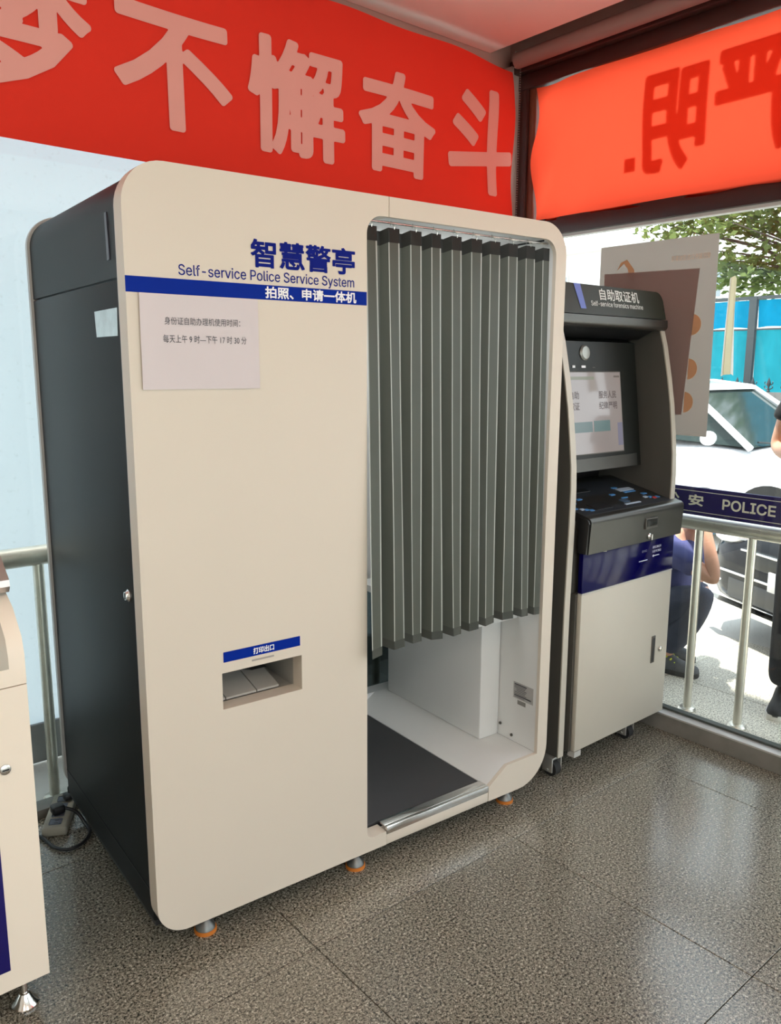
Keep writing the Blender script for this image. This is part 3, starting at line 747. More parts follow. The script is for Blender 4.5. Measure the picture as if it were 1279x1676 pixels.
text('服务人民', 'lettering', STX, sg, onsc(1.925, 1.427), X_, VS, .115, .030, bold=0.02, res=36, depth=0.0)
text('纪律严明', 'lettering', STX, sg, onsc(1.925, 1.385), X_, VS, .118, .030, bold=0.02, res=36, depth=0.0)
text('自助', 'lettering', STX, sg, onsc(1.742, 1.427), X_, VS, .058, .030, bold=0.02, res=36, depth=0.0)
text('取证', 'lettering', STX, sg, onsc(1.742, 1.385), X_, VS, .058, .030, bold=0.02, res=36, depth=0.0)
def sflat(name, x0, x1, z0, z1, m):
    return slab(name, x0, x1, z0, z1, -.0050, -.0046, m, sg)
sflat('screen_button', 1.750, 1.875, 1.300, 1.340, smat('teal_button', (104, 134, 134)))
sflat('screen_button', 1.885, 1.990, 1.300, 1.342, smat('teal_button_dark', (92, 130, 128)))
sflat('screen_bar', 1.691, 1.90, 1.500, 1.512, smat('green_bar', (150, 152, 128)))
sflat('clock_text', 2.030, 2.068, 1.508, 1.515, smat('clock_text', (120, 108, 100)))
sflat('screen_shade', 2.040, 2.073, 1.240, 1.330, smat('blue_patch', (140, 136, 160)))  # bluish patch at the lower right of the screen picture
# camera dome above the screen
MB().lathe((1.855-KX, ysc(1.60)-KY, 1.602), [(.030, -.002), (.030, .003), (.024, .009), (0, .012)], axis=(0, -1, .12)).build('camera_dome', mat('lens_grey', (0.32, 0.32, 0.29), 0.25, metal=0.4), bz)
# torn tape flecks
for fx in (1.775, 1.83, 1.90):
    w_ = .016 if fx != 1.83 else .026
    slab('tape_fleck', fx, fx+w_, 1.545, 1.550 + (.004 if fx < 1.9 else -.002), -.0020, -.0005, WHITET if fx < 1.9 else KSIDE, bz)
# header
hx0, hx1 = 1.600-KX, 2.262-KX
hp = [(hx0, 1.738), (hx1, 1.738), (hx1, 1.80)] + arc(hx1-.042, 1.804, .042, 0, 90, 6) + arc(hx0+.042, 1.804, .042, 90, 180, 6)
hd = MB().prism(hp, 'y', 0, .30-KY).build('header', mat('header_black', (0.030, 0.033, 0.024), 0.4, spec=0.25), kk)
for v in hd.data.vertices:
    if v.co.y < .01: v.co.y = .028+(v.co.z-1.738)/.108*.027-KY
bp_ = [(.30, 1.735), (.024, 1.735)] + arc(.040, 1.711, .018, 180, 265, 7) + [(.30, 1.700)]
MB().prism([(y-KY, z) for y, z in bp_], 'x', 1.598-KX, 2.268-KX).build('header_bar', DGREY, kk)
MB().prism([(y-KY, z) for y, z in [(.06, 1.699), (.30, 1.699), (.30, 1.66), (.14, 1.66)]], 'x', 1.607-KX, 2.241-KX).build('header_soffit', BLACK, kk)
VH = Vector((0, .027, .108)).normalized()
def onh(x, z): return (x-KX, .028+(z-1.738)/.108*.027-.0008-KY, z)
WL = mat('kiosk_header_print', (0.62, 0.64, 0.60), .5)
text('自助取证机', 'lettering', WL, hd, onh(1.832, 1.793), X_, VH, .255, .044, bold=0.018, res=50, depth=0.0004)
text('Self-service forensics machine', 'lettering', WL, hd, onh(1.772, 1.770), X_, VH, .335, .019, bold=0.012, res=36, depth=0.0004)
MB().prism([(1.683-KX, 1.8455), (1.722-KX, 1.8455), (1.738-KX, 1.757), (1.706-KX, 1.757)], 'y', 0, 0.0008).build('blue_tape', mat('blue_tape', srgb(100, 118, 190), .5), hd)
o_ = [c for c in hd.children if c.name.startswith('blue_tape')][0]
for v in o_.data.vertices: v.co.y = (.028+(v.co.z-1.738)/.108*.027-.0008-KY) - v.co.y
# casters
def caster(x, y):
    cb = MB().box(x-.028, x+.028, y-.018, y+.045, .074, .082, bev=0.001).box(x-.030, x-.024, y-.016, y+.030, .022, .078, bev=0.001).box(x+.024, x+.030, y-.016, y+.030, .022, .078, bev=0.001)
    cb.cyl((x-.034, y+.005, .030), (x+.034, y+.005, .030), .006, seg=10)
    c = cb.build('caster', mat('caster_zinc', (0.55, 0.54, 0.50), 0.35, metal=0.7), kk)
    MB().cyl((x-.016, y+.005, .030), (x+.016, y+.005, .030), .030, seg=24).build('wheel', RUBBER, c)
for x, y in ((1.592, -.020), (2.085, -.015), (1.592, .55), (2.20, .55)): caster(x-KX, y-KY)

# ================================================================== WHITE MACHINE AT LEFT
MXR = -0.265
CREAM2 = mat('pale_cream_paint', (0.86, 0.765, 0.64), 0.42, var=0.02, scale=3, bump=0.03, bscale=400)
wm = thing('service_machine', 'cream service machine with navy label cut by the left edge', 'machine', (-0.60, 0.30, 0))
OX, OY = -0.60, 0.30
pr = [(.030, .098), (.030, .836), (.60, .836), (.60, .098)]
MB().prism([(y-OY, z) for y, z in pr], 'x', -.935-OX, MXR-OX).build('lower_cabinet', CREAM2, wm)
pr2 = [(.030, .8385), (.030, .905), (.042, .945), (.095, 1.000), (.150, 1.028), (.60, 1.10), (.60, .8385)]
uc = MB().prism([(y-OY, z) for y, z in pr2], 'x', -.935-OX, MXR-OX).build('upper_console', CREAM2, wm)
rc = [(-.92-OX, .0)]
# recessed darker panel on console slope
MB().prism([(y-OY, z) for y, z in [(.0285, .880), (.0285, .905), (.0405, .946), (.094, 1.002), (.0945, 1.000), (.042, .9445), (.030, .905), (.030, .880)]], 'x', -.90-OX, -.300-OX).build('console_recess', mat('recess_beige', (0.46, 0.42, 0.35), .5), uc)
# rounded monitor rim standing on the console
mon = MB().prism([(.125-OY, 1.030), (.115-OY, 1.045), (.118-OY, 1.060), (.42-OY, 1.30), (.45-OY, 1.30), (.45-OY, 1.262), (.165-OY, 1.034)], 'x', -.93-OX, -.262-OX).build('monitor', mat('rose_metal', (0.55, 0.50, 0.47), 0.28, metal=0.8), wm)
MB().prism([(.1295-OY, 1.071), (.1300-OY, 1.070), (.405-OY, 1.2895), (.4045-OY, 1.2905)], 'x', -.90-OX, -.30-OX).build('monitor_glass', BLACKG, mon)
lb = MB().box(-.90-OX, -.350-OX, .0285-OY, .0297-OY, .150, .610, bev=0.0003).build('navy_label', mat('navy_label', srgb(18, 10, 95), 0.4), wm)
text('取号机', 'lettering', WHITET, lb, (-.520-OX, .0283-OY, .232), X_, Z_, .152, .050, bold=0.03, res=50, depth=0.0004)
lkk = MB().lathe((-.325-OX, .0300-OY, .648), [(.012, 0), (.012, .003), (.008, .005), (0, .005)], axis=(0, -1, 0)).build('cabinet_lock', STEEL, wm)
MB().box(-.332-OX, -.318-OX, .0240-OY, .0252-OY, .6465, .6495).build('key_slot', BLACK, lkk)
for fx, fy in ((-.312, .085), (-.88, .085), (-.312, .54), (-.88, .54)):
    MB().cyl((fx-OX, fy-OY, .012), (fx-OX, fy-OY, .099), .008, seg=12).lathe((fx-OX, fy-OY, 0), [(.030, 0), (.031, .006), (.024, .014), (.012, .034), (0, .036)]).build('levelling_foot', CHROME, wm)

# ================================================================== POWER STRIP, PLUGS, CABLE
ps = thing('power_strip', 'beige power strip on the floor beside the dark booth side', 'power strip', (0.032, 0.875, 0), R(62))
MB().box(-.115, .115, -.040, .040, 0.0, .034, bev=0.008, seg=3).build('strip_body', mat('aged_beige_plastic', (0.34, 0.32, 0.26), .5, var=.15, scale=20), ps)
for k in range(4):
    sx_ = -.078+.05*k
    o = MB().box(sx_-.018, sx_+.018, -.020, .020, .0335, .0350, bev=0.003).build('socket', mat('socket_grey_blue', (0.12, 0.14, 0.18), .5), ps)
    MB().box(sx_-.010, sx_-.007, -.008, .004, .0349, .0353).box(sx_+.007, sx_+.010, -.008, .004, .0349, .0353).build('socket_hole', BLACK, o)
pg = thing('plug', 'black power plug pushed into the beige power strip, with looping cable', 'plug', (0, 0, 0))
MB().box(-.002, .040, .835, .877, .0365, .066, bev=0.008, seg=3).build('plug_body', BLACK, pg)
def spline(pts, n=8):
    P = [Vector(p) for p in pts]; P = [P[0]] + P + [P[-1]]; o = []
    for i in range(1, len(P)-2):
        for k in range(n):
            t = k/n; a, b, c, d = P[i-1:i+3]
            o.append(0.5*((2*b)+(c-a)*t+(2*a-5*b+4*c-d)*t*t+(3*b-a-3*c+d)*t**3))
    o.append(P[-2]); return o
MB().tube(spline([(.036, .850, .052), (.070, .825, .035), (.082, .775, .008), (.075, .715, .008), (.040, .672, .008), (-.010, .660, .008), (-.045, .705, .008), (-.060, .790, .008), (-.110, .840, .008), (-.24, .86, .008)]), .006, 8).build('power_cable', BLACK, pg)
pg2 = thing('plug', 'smaller black plug at the far end of the power strip beside the booth', 'plug', (0, 0, 0))
MB().box(.060, .092, .905, .937, .0375, .060, bev=0.006, seg=2).build('plug_body', BLACK, pg2)
MB().tube(spline([(.08, .92, .055), (.085, .935, .075), (.10, .91, .06), (.098, .80, .008), (.13, .62, .008)]), .004, 8).build('power_cable', BLACK, pg2)

# ================================================================== OUTSIDE
pave = mat_granite('pale_paving_granite', srgb(176, 168, 150), srgb(220, 212, 194), srgb(246, 240, 224), 0.6, 90)
gm = mat('sunlit_concrete', (0.62, 0.60, 0.55), 0.85, var=0.12, scale=2)
struct(MB().box(GX+0.05, 60, -40, 60, -0.35, -0.014).box(-40, GX+0.05, GY+0.05, 60, -0.35, -0.014).box(-40, XL-.12, -40, GY+.05, -.35, -.014).box(XL-.12, GX+.05, -40, YF-.12, -.35, -.014).build('ground', gm))
pv = struct(MB().box(GX+0.055, 3.68, -2.7, 1.8, -0.013, -0.009).build('pavement', grout))
for i, (xa, xb_) in enumerate(((GX+0.055, 2.872), (2.874, 3.675))):
    for j in range(6):
        ya = -2.62 + .72*j
        MB().box(xa+.001, xb_-.001, ya+.001, ya+.719, -0.009, 0.0, bev=0.001, seg=1).build('paving_slab', pave, pv)
# steel railings
RAILM = mat('weathered_steel', (0.78, 0.75, 0.66), 0.30, metal=0.75, var=0.15, scale=14)
def railing(name, label, pts, post_at, zr, rr, axis):
    t = thing(name, label, 'railing', (*pts[0], 0)); ox, oy = pts[0]
    a, b = pts
    MB().cyl((0, 0, zr), (b[0]-ox, b[1]-oy, zr), rr, seg=28).build('top_rail', RAILM, t)
    for q in post_at:
        px, py = (q-ox, 0) if axis == 'x' else (0, q-oy)
        p = MB().cyl((px, py, 0), (px, py, zr-rr*0.8), .0185, seg=20).build('post', RAILM, t)
        MB().lathe((px, py, 0), [(.040, 0), (.040, .004), (.034, .012), (.020, .016)]).build('post_flange', RAILM, p)
    return t
railing('steel_railing', 'polished steel railing on the pavement outside the street window', ((2.552, .95), (2.552, -2.1)), [.926-.238*k for k in range(13)], .876, .036, 'y')
railing('steel_railing', 'steel railing behind the booth in front of the white hoarding', ((-1.6, 1.030), (2.28, 1.030)), [-1.186+.25*k for k in range(14)], .903, .034, 'x')
# police sign board
SNAVY = mat('sign_navy', srgb(38, 26, 98), 0.35)
SLET = mat('sign_lettering', (.95, .92, .78), .5)
sg_ = thing('police_sign', 'long navy sign board lettered POLICE on the railing outside the window', 'sign', (2.505, -.4, .905))
MB().box(-.006, .006, -1.4, 1.3, .010, .132, bev=0.002).build('sign_board', SNAVY, sg_)
MB().box(-.0072, -.006, -1.39, 1.29, .114, .1165).box(-.0072, -.006, -1.39, 1.29, .0245, .027).build('border_line', SLET, sg_)
MB().box(.006, .030, -.9, -.87, .008, .10).box(.006, .030, .6, .63, .008, .10).build('sign_bracket', STEEL, sg_)
dY = -Y_
text('公', 'lettering', SLET, sg_, (-.0061, .107+.4, .051), dY, Z_, .055, .050, bold=0.035, res=50, depth=0.0008)
text('安', 'lettering', SLET, sg_, (-.0061, .008+.4, .051), dY, Z_, .070, .050, bold=0.035, res=50, depth=0.0008)
text('POLICE', 'lettering', SLET, sg_, (-.0061, -.148+.4, .050), dY, Z_, .226, .046, bold=0.035, res=50, depth=0.0008)
text('公', 'lettering', SLET, sg_, (-.0061, -.50+.4, .051), dY, Z_, .070, .050, bold=0.035, res=50, depth=0.0008)
text('安', 'lettering', SLET, sg_, (-.0061, -.61+.4, .051), dY, Z_, .070, .050, bold=0.035, res=50, depth=0.0008)
# poster on the glass (seen from its back)
POST = mat_cloth('poster_back', srgb(195, 183, 172), (0.60, 0.56, 0.52), 0.65, var=0.03)
pt = thing('window_poster', 'large grey poster taped on the window glass, seen from its back', 'poster', (GX-.008, 0, 0))
MB().prism([(.405, 1.272), (.405, 2.062), (-.140, 2.062), (-.146, 1.272)], 'x', 0.0, 0.0012).build('poster_sheet', POST, pt)
lab(MB().prism([(.38, 1.36), (.38, 1.948), (-.068, 1.936), (-.030, 1.356)], 'x', -.0016, -.0004).build('backing_sheet', mat_cloth('brown_backing', srgb(166, 144, 138), (0.74, 0.61, 0.58), 0.6, var=0.03), pt), 'darker brown inner sheet')
OR_ = mat_cloth('faded_orange_print', srgb(226, 186, 150), (.98, .74, .56), .7, var=.03)
for cy_, cz_ in ((-.062, 1.718), (-.058, 1.542), (-.050, 1.408)):
    pts_ = [(cy_+.037*math.cos(a), cz_+.045*math.sin(a)) for a in [R(-100+200*k/16+180) for k in range(17)]]
    MB().prism([(cy_-(y-cy_), z) if False else (y if False else 2*cy_-y, z) for y, z in pts_] if False else [(cy_+.012-abs(.040*math.cos(R(-90+180*k/16))), cz_+.042*math.sin(R(-90+180*k/16))) for k in range(17)], 'x', -.0010, -.0002).build('round_print', OR_, pt)
text('便民服务公告须知事项', 'lettering', OR_, pt, (-.0003, -.110, 1.972), Y_, Z_, .170, .022, bold=0.0, depth=0.0)
MB().prism([(.318, 1.958), (.285, 1.985), (.265, 1.962), (.255, 1.93), (.232, 1.90), (.232, 1.955), (.27, 2.0), (.30, 1.99)], 'x', -.0008, -.0002).build('emblem_print', OR_, pt)
pstr = thing('paper_strip', 'beige paper tape strip stuck upright on the window glass', 'tape', (GX-.008, -.212, 1.70))
MB().prism([(.012, .190), (-.004, .196), (-.010, .185), (-.014, -.178), (.018, -.180), (.016, 0)], 'x', 0, .0015).build('tape_face', mat_cloth('beige_tape', srgb(232, 222, 190), (.86, .82, .68), .7), pstr)
MB().prism([(.015, .190), (.010, .190), (.014, 0), (.014, -.180), (.024, -.186), (.021, 0)], 'x', -.0004, .0018).prism([(-.005, .190), (-.015, -.175), (-.026, -.182), (-.014, 0)], 'x', -.0004, .0018).build('torn_edge', mat_cloth('torn_white', (.9, .88, .84), (.95, .93, .9), .7), pstr)  # white borders along both sides of the tape face

# white hoarding behind the back glazing
HO = mat_cloth('hoarding_sheet', (0.72, 0.80, 0.84), (0.35, 0.41, 0.45), 0.58, var=0.03)
hb = thing('hoarding', 'bright white hoarding sheet standing behind the back glass and railing', 'hoarding', (0.2, 1.36, 0))
def fh(u, v):
    return Vector((-2.4+4.2*u, .012*math.sin(7*u+3*v), .16+3.9*v))
cloth('hoarding_sheet', HO, 30, 20, fh, hb)
MB().box(-2.4, 1.8, -.02, .02, 0, .16, bev=0.004).build('hoarding_base', mat('grey_base', (.35, .36, .36), .6), hb)
for xq in (-2.39, 1.79): MB().box(xq-.02, xq+.02, .0, .04, 0, 4.06).build('hoarding_post', STEEL, hb)

# cyan screen fence + iron fence with spear finials
CY = mat_cloth('cyan_fence_sheet', (0.025, 0.25, 0.32), (0.03, 0.32, 0.41), 0.6, var=0.25)
FX = 9.3
fe = thing('screen_fence', 'cyan plastic sheet fence on grey posts across the street', 'fence', (FX, 3.17, 0))
FP = MB
CY2 = mat_cloth('blue_fence_sheet', (0.01, 0.22, 0.38), (0.012, 0.26, 0.46), 0.6, var=0.25)
GP = mat('grey_fence_post', (0.075, 0.085, 0.09), .8, spec=.15)
for k in range(-4, 5):
    yk = -.03+1.55*k
    MB().box(-.03, .03, yk-.045, yk+.045, 0, 2.42).build('fence_post', GP, fe)
    cloth('fence_sheet', CY, 24, 10, lambda u, v, yk=yk: Vector((.02*math.sin(40*u+2*v)+.035, yk+.05+1.45*u, .12+1.90*v+.015*math.sin(9*u))), fe)
    cloth('upper_fence_sheet', CY2, 24, 4, lambda u, v, yk=yk: Vector((.02*math.sin(40*u+2*v)+.035, yk+.05+1.45*u, 2.04+.34*v+.02*math.sin(9*u)*(1-v))), fe)
MB().box(-.02, .02, -6.2, 7.8, 2.385, 2.425).box(-.012, .012, -6.2, 7.8, 2.015, 2.035).box(-.015, .015, -6.2, 7.8, .08, .12).build('fence_rail', GP, fe)
ir = thing('iron_fence', 'dark iron fence with spear finials in front of the cyan sheets', 'fence', (FX-.30, 3.05, 0))
IR = mat('dark_iron', (0.05, 0.055, 0.06), .5, metal=.4, var=.3)
MB().box(-.02, .02, -6.2, 7.8, 1.17, 1.27).box(-.02, .02, -6.2, 7.8, .20, .25).build('fence_rail', mat('stone_grey_rail', (0.20, 0.19, 0.18), .8, var=.3, scale=30), ir)
def finial_mb():
    m = MB()
    m.box(-.012, .012, -.012, .012, -1.20, .0)
    m.lathe((0, 0, .0), [(.020, 0), (.020, .02), (.010, .03), (.010, .06), (.022, .085), (.026, .10), (.014, .14), (0, .18)], seg=8)
    for s_ in (1, -1):
        for z0 in (.035, .085):
            m.tube([(0, s_*.008, z0), (0, s_*.030, z0+.004), (0, s_*.048, z0+.018), (0, s_*.050, z0+.034), (0, s_*.038, z0+.036)], .006, 6)
    return m
f0 = finial_mb().build('spear_bar', IR, ir); f0.location = (0, -6.0, 1.27)
for k in range(1, 70):
    f1 = f0.copy(); C.objects.link(f1); f1.location = (0, -6.0+.196*k, 1.27)
arcs = MB()
for k in range(69):
    yk = -6.0+.196*(k+.5)
    arcs.tube([(0, yk+.06*math.cos(R(a)), 1.06+.075*math.sin(R(a))) for a in range(0, 181, 30)], .008, 5)
ao = arcs.build('scroll_ring', IR, ir); ao['kind'] = 'stuff'

# tree beyond the fence
LEAF = mat_cloth('sunlit_leaf', srgb(98, 112, 70), srgb(126, 142, 84), 0.45, var=0.35)
tre = thing('tree', 'green leafy tree beyond the cyan fence', 'tree', (12.6, 3.0, 0))
BARK = mat('tree_bark', (0.10, 0.085, 0.07), .9, var=.3, scale=20)
TSC = 1.22
MB().tube([(0, 0, -.01), (.03, .05, 1.0), (-.02, .1, 2.0), (-.1, .3, 2.8), (-.2, .6, 3.6)], [.16, .14, .12, .09, .05], 10).build('trunk', BARK, tre)
rl = random.Random(11); lf = MB(); brm = MB()
centers = []
for k in range(46):
    a = rl.uniform(0, 2*math.pi); rad = rl.uniform(.3, 1.9); z = rl.uniform(2.5, 4.7)
    c = Vector((rad*math.cos(a)*.8-.2, rad*math.sin(a)*1.0+.4, z)); centers.append(c)
# branches that reach left into the view
for c in ((-.7, 1.45, 2.75), (-.7, 1.9, 3.05), (-.6, 2.2, 3.35), (-.7, 1.3, 3.2), (-.5, 2.35, 3.65), (-.7, 1.6, 3.5), (-.8, .95, 2.7), (-.7, .75, 3.1), (-.7, 1.0, 3.4), (-.7, 1.15, 2.45), (-.7, .5, 2.6), (-.6, 1.9, 3.8), (-.7, 2.55, 3.5)):
    centers.append(Vector(c))
for c in centers:
    c = Vector((c.x, c.y*TSC+.15, c.z*1.14))
    st_ = Vector((-.1, .3, 2.8)); mid = (st_+c)/2 + Vector((0, 0, .12))
    brm.tube([st_, mid, c], [.03, .018, .006], 5)
    for q in range(105):
        p = c + Vector((rl.gauss(0, .22), rl.gauss(0, .24), rl.gauss(0, .15)))
        s_ = rl.uniform(.05, .10); d1_ = Vector((rl.gauss(0, 1), rl.gauss(0, 1), rl.gauss(0, .6))).normalized(); d2_ = d1_.cross(Vector((rl.gauss(0, .4), rl.gauss(0, .4), 1))).normalized()
        lf.quad(p-d1_*s_, p+d2_*s_*.7, p+d1_*s_, p-d2_*s_*.7)
brm.build('branch', BARK, tre)
lo = lf.build('foliage', LEAF, tre, smooth=180); lo['kind'] = 'stuff'
# far pale building
bd = thing('building', 'pale low building far behind the street, beside the tree', 'building', (24, 24, 0))
BW = mat('pale_render', (0.62, 0.62, 0.60), .9, var=.15, scale=1.2)
MB().box(0, 8, -14, 14, 0, 5.6).build('facade', BW, bd)
MB().box(-.3, 8.3, -14.3, 14.3, 5.6, 5.9).build('roof_slab', mat('roof_grey', (.45, .44, .43), .9), bd)
for k in range(9):
    for zz in (1.2, 3.7):
        o = MB().box(-.06, .02, -12.6+3*k, -11.3+3*k, zz, zz+1.2).build('window_frame', EDGEW, bd)
        MB().box(-.07, -.061, -12.52+3*k, -11.38+3*k, zz+.08, zz+1.12).build('pane', mat('far_pane', (.25, .3, .33), .2), o)

# ------------------------------------------------------------------ cars (front towards -X)
def car(name, label, fx, yc, paint, scale=1.0):
    t = thing(name, label, 'car', (fx, yc, 0))
    HW = .90
    # body sections along x: (x, half width, z bottom, z belt/top)
    secs = [(0.00, .62, .30, .52), (0.04, .74, .24, .62), (0.14, .84, .20, .70), (0.35, .885, .19, .76), (.75, .90, .19, .84), (1.15, .90, .19, .90), (1.45, .90, .19, .93), (2.6, .90, .19, .95), (3.7, .89, .20, .97), (4.2, .86, .24, .95), (4.42, .78, .30, .86), (4.48, .66, .38, .70)]
    mb = MB(); rings = []
    for x, hw, z0, z1 in secs:
        r = []
        h = z1-z0
        for (a, b) in ((0, 1), (.45, .995), (.80, .965), (.95, .86), (1, .66), (.995, .42), (.97, .18), (.92, .05), (.80, 0), (.4, 0)):
            r.append((x, hw*a, z0+h*b))
        full = r + [(x, -y, z) for x, y, z in r[::-1] if y > 0]
        rings.append([mb.bm.verts.new(v) for v in full])
    n = len(rings[0])
    for i in range(len(rings)-1):
        for k in range(n):
            mb.bm.faces.new([rings[i][k], rings[i][(k+1) % n], rings[i+1][(k+1) % n], rings[i+1][k]])
    mb.bm.faces.new(rings[0][::-1]); mb.bm.faces.new(rings[-1])
    bmesh.ops.recalc_face_normals(mb.bm, faces=mb.bm.faces[:])
    body = mb.build('body', paint, t, smooth=40)
    # greenhouse: roof + pillars as paint, windows dark
    gx = [(1.10, .72, .905), (1.78, .60, 1.40), (2.2, .60, 1.455), (3.1, .60, 1.44), (3.55, .58, 1.36), (4.05, .66, .955)]
    gw = MB()
    V = [[gw.bm.verts.new((x, s_*hw, z)) for s_ in (-1, 1)] for x, hw, z in gx]
    for i in range(len(gx)-1): gw.bm.faces.new([V[i][0], V[i][1], V[i+1][1], V[i+1][0]])
    B = [[gw.bm.verts.new((x, s_*(.80), .94)) for s_ in (-1, 1)] for x, hw, z in gx[1:-1]]
    for s_ in (0, 1):
        gw.bm.faces.new([V[0][s_], V[1][s_], B[0][s_]])
        for i in range(1, len(gx)-2): gw.bm.faces.new([V[i][s_], V[i+1][s_], B[i][s_], B[i-1][s_]])
        gw.bm.faces.new([V[-2][s_], V[-1][s_], B[-1][s_]])
    bmesh.ops.recalc_face_normals(gw.bm, faces=gw.bm.faces[:])
    CG = mat('car_glass', (0.03, 0.045, 0.042), .08, spec=.25)
    gh = gw.build('windows', CG, t, smooth=20)
    rf = MB()
    rp = [(1.74, 1.395), (1.80, 1.43), (2.2, 1.478), (3.1, 1.462), (3.56, 1.38), (3.50, 1.345), (3.1, 1.43), (2.2, 1.445), (1.80, 1.40)]
    rf.prism(rp, 'y', -.63, .63)
    for s_ in (-1, 1):
        rf.tube([(1.08, s_*.76, .90), (1.45, s_*.70, 1.18), (1.78, s_*.625, 1.41)], .032, 8)
        rf.tube([(1.78, s_*.625, 1.41), (2.2, s_*.63, 1.46), (3.1, s_*.63, 1.44), (3.55, s_*.61, 1.37), (4.06, s_*.70, .96)], .030, 8)
        rf.tube([(2.45, s_*.64, 1.45), (2.5, s_*.82, .95)], .03, 8)
    rf.build('roof', paint, t)
    for s_ in (-1, 1):
        m = MB().ellip((1.35, s_*.98, .99), (.06, .10, .065)).build('mirror', paint, t)
        hl = MB().ellip((.16, s_*.66, .635), (.14, .17, .062)).build('headlight', mat('headlight_lens', (.75, .78, .8), .08, metal=.6, coat=1), t)
        MB().ellip((.055, s_*.60, .36), (.05, .10, .045)).build('fog_light', mat('headlight_lens', (.75, .78, .8), .08), t)
        for wx in (.82, 3.62):
            wh = MB().lathe((wx, s_*.80, .315), [(.20, -.10), (.30, -.10), (.318, -.07), (.318, .07), (.30, .10), (.20, .10)], axis=(0, s_, 0)).build('wheel', RUBBER, t)
            h_ = MB().lathe((wx, s_*.80, .315), [(0, .085), (.06, .09), (.08, .07), (.19, .085), (.205, .10), (.205, .06), (0, .05)], axis=(0, s_, 0)).build('wheel_rim', STEEL, wh)
    MB().box(-.012, .05, -.42, .42, .50, .60, bev=0.01).build('grille', BLACKG, t)
    MB().box(-.018, .03, -.46, .46, .595, .607, bev=0.003).box(-.018, .03, -.62, .62, .430, .446, bev=0.003).build('chrome_strip', CHROME, t)
    MB().box(-.005, .06, -.56, .56, .27, .40, bev=0.01).build('lower_grille', BLACK, t)
    MB().prism([(.005, -.76), (-.035, -.60), (-.035, .60), (.005, .76), (.04, .76), (.04, -.76)], 'z', .205, .235).build('bumper_lip', CHROME, t)
    MB().box(-.030, -.016, -.22, .22, .40, .52, bev=0.004).build('licence_plate', mat('plate_white', (.75, .75, .74), .4), t)
    MB().tube([(1.02, -.55, .905), (1.12, -.10, .955), (1.15, .1, .96)], .008, 6).tube([(1.02, .10, .905), (1.12, .55, .945)], .008, 6).build('wiper', BLACK, t)
    return t
c1 = car('car', 'black car parked nose towards the railing outside', 3.46, -.12, mat('black_car_paint', (0.005, 0.005, 0.006), .12, metal=.0, coat=.0, spec=.18, var=.05))
c1.rotation_euler = (0, 0, R(-24)); c1.scale = (1, 1, .9)
c2 = car('car', 'white car parked side-on across the street behind the black car', 6.80, -.10, mat('white_car_paint', (0.80, 0.81, 0.82), .22, coat=1.0, var=.02))
c2.rotation_euler = (0, 0, R(90)); c2.location.y = .38; c2.scale = (1, 1, .965)

# ------------------------------------------------------------------ people
def skinned(name, nodes, edges, m, parent, root=None, sub=2):
    names = list(nodes); me = bpy.data.meshes.new(name)
    me.from_pydata([nodes[k][0] for k in names], [(names.index(a), names.index(b)) for a, b in edges], [])
    o = bpy.data.objects.new(name, me); C.objects.link(o)
    sk = o.modifiers.new('skin', 'SKIN'); sk.use_smooth_shade = True
    for i, k in enumerate(names):
        r = nodes[k][1]; me.skin_vertices[0].data[i].radius = (r, r) if not isinstance(r, tuple) else r
        me.skin_vertices[0].data[i].use_root = (k == (root or names[0]))
    sb = o.modifiers.new('sub', 'SUBSURF'); sb.levels = sub; sb.render_levels = sub
    dg = bpy.context.evaluated_depsgraph_get(); dg.update()
    m2 = bpy.data.meshes.new_from_object(o.evaluated_get(dg)); bpy.data.objects.remove(o)
    m2.name = name; m2.materials.clear(); m2.materials.append(m)
    for p in m2.polygons: p.use_smooth = True
    o = bpy.data.objects.new(name, m2); C.objects.link(o); o.parent = parent
    return o
def chain(nodes, edges, start, pts, prefix):
    prev = start
    for i, (p, r) in enumerate(pts):
        k = f'{prefix}{i}'; nodes[k] = (Vector(p), r); edges.append((prev, k)); prev = k
def hand(nodes, edges, wrist, palm_dir, side_dir, curl_dir, pre):
    """palm and five fingers grown on the wrist node"""
    W = nodes[wrist][0]; p, s_, c = Vector(palm_dir).normalized(), Vector(side_dir).normalized(), Vector(curl_dir).normalized()
    pc = W + p*.045; nodes[pre+'palm'] = (pc, (.030, .018)); edges.append((wrist, pre+'palm'))
    for i, (o_, ln) in enumerate(((.026, .068), (.009, .078), (-.009, .072), (-.026, .058))):
        b = pc + p*.035 + s_*o_
        chain(nodes, edges, pre+'palm', [(b, .0095), (b+p*ln*.45+c*.008, .009), (b+p*ln*.8+c*.022, .008), (b+p*ln*.95+c*.036, .0065)], f'{pre}f{i}_')
    b = pc - p*.015 + s_*.034
    chain(nodes, edges, pre+'palm', [(b, .011), (b+p*.025+s_*.016, .010), (b+p*.048+s_*.016+c*.008, .008)], f'{pre}t_')
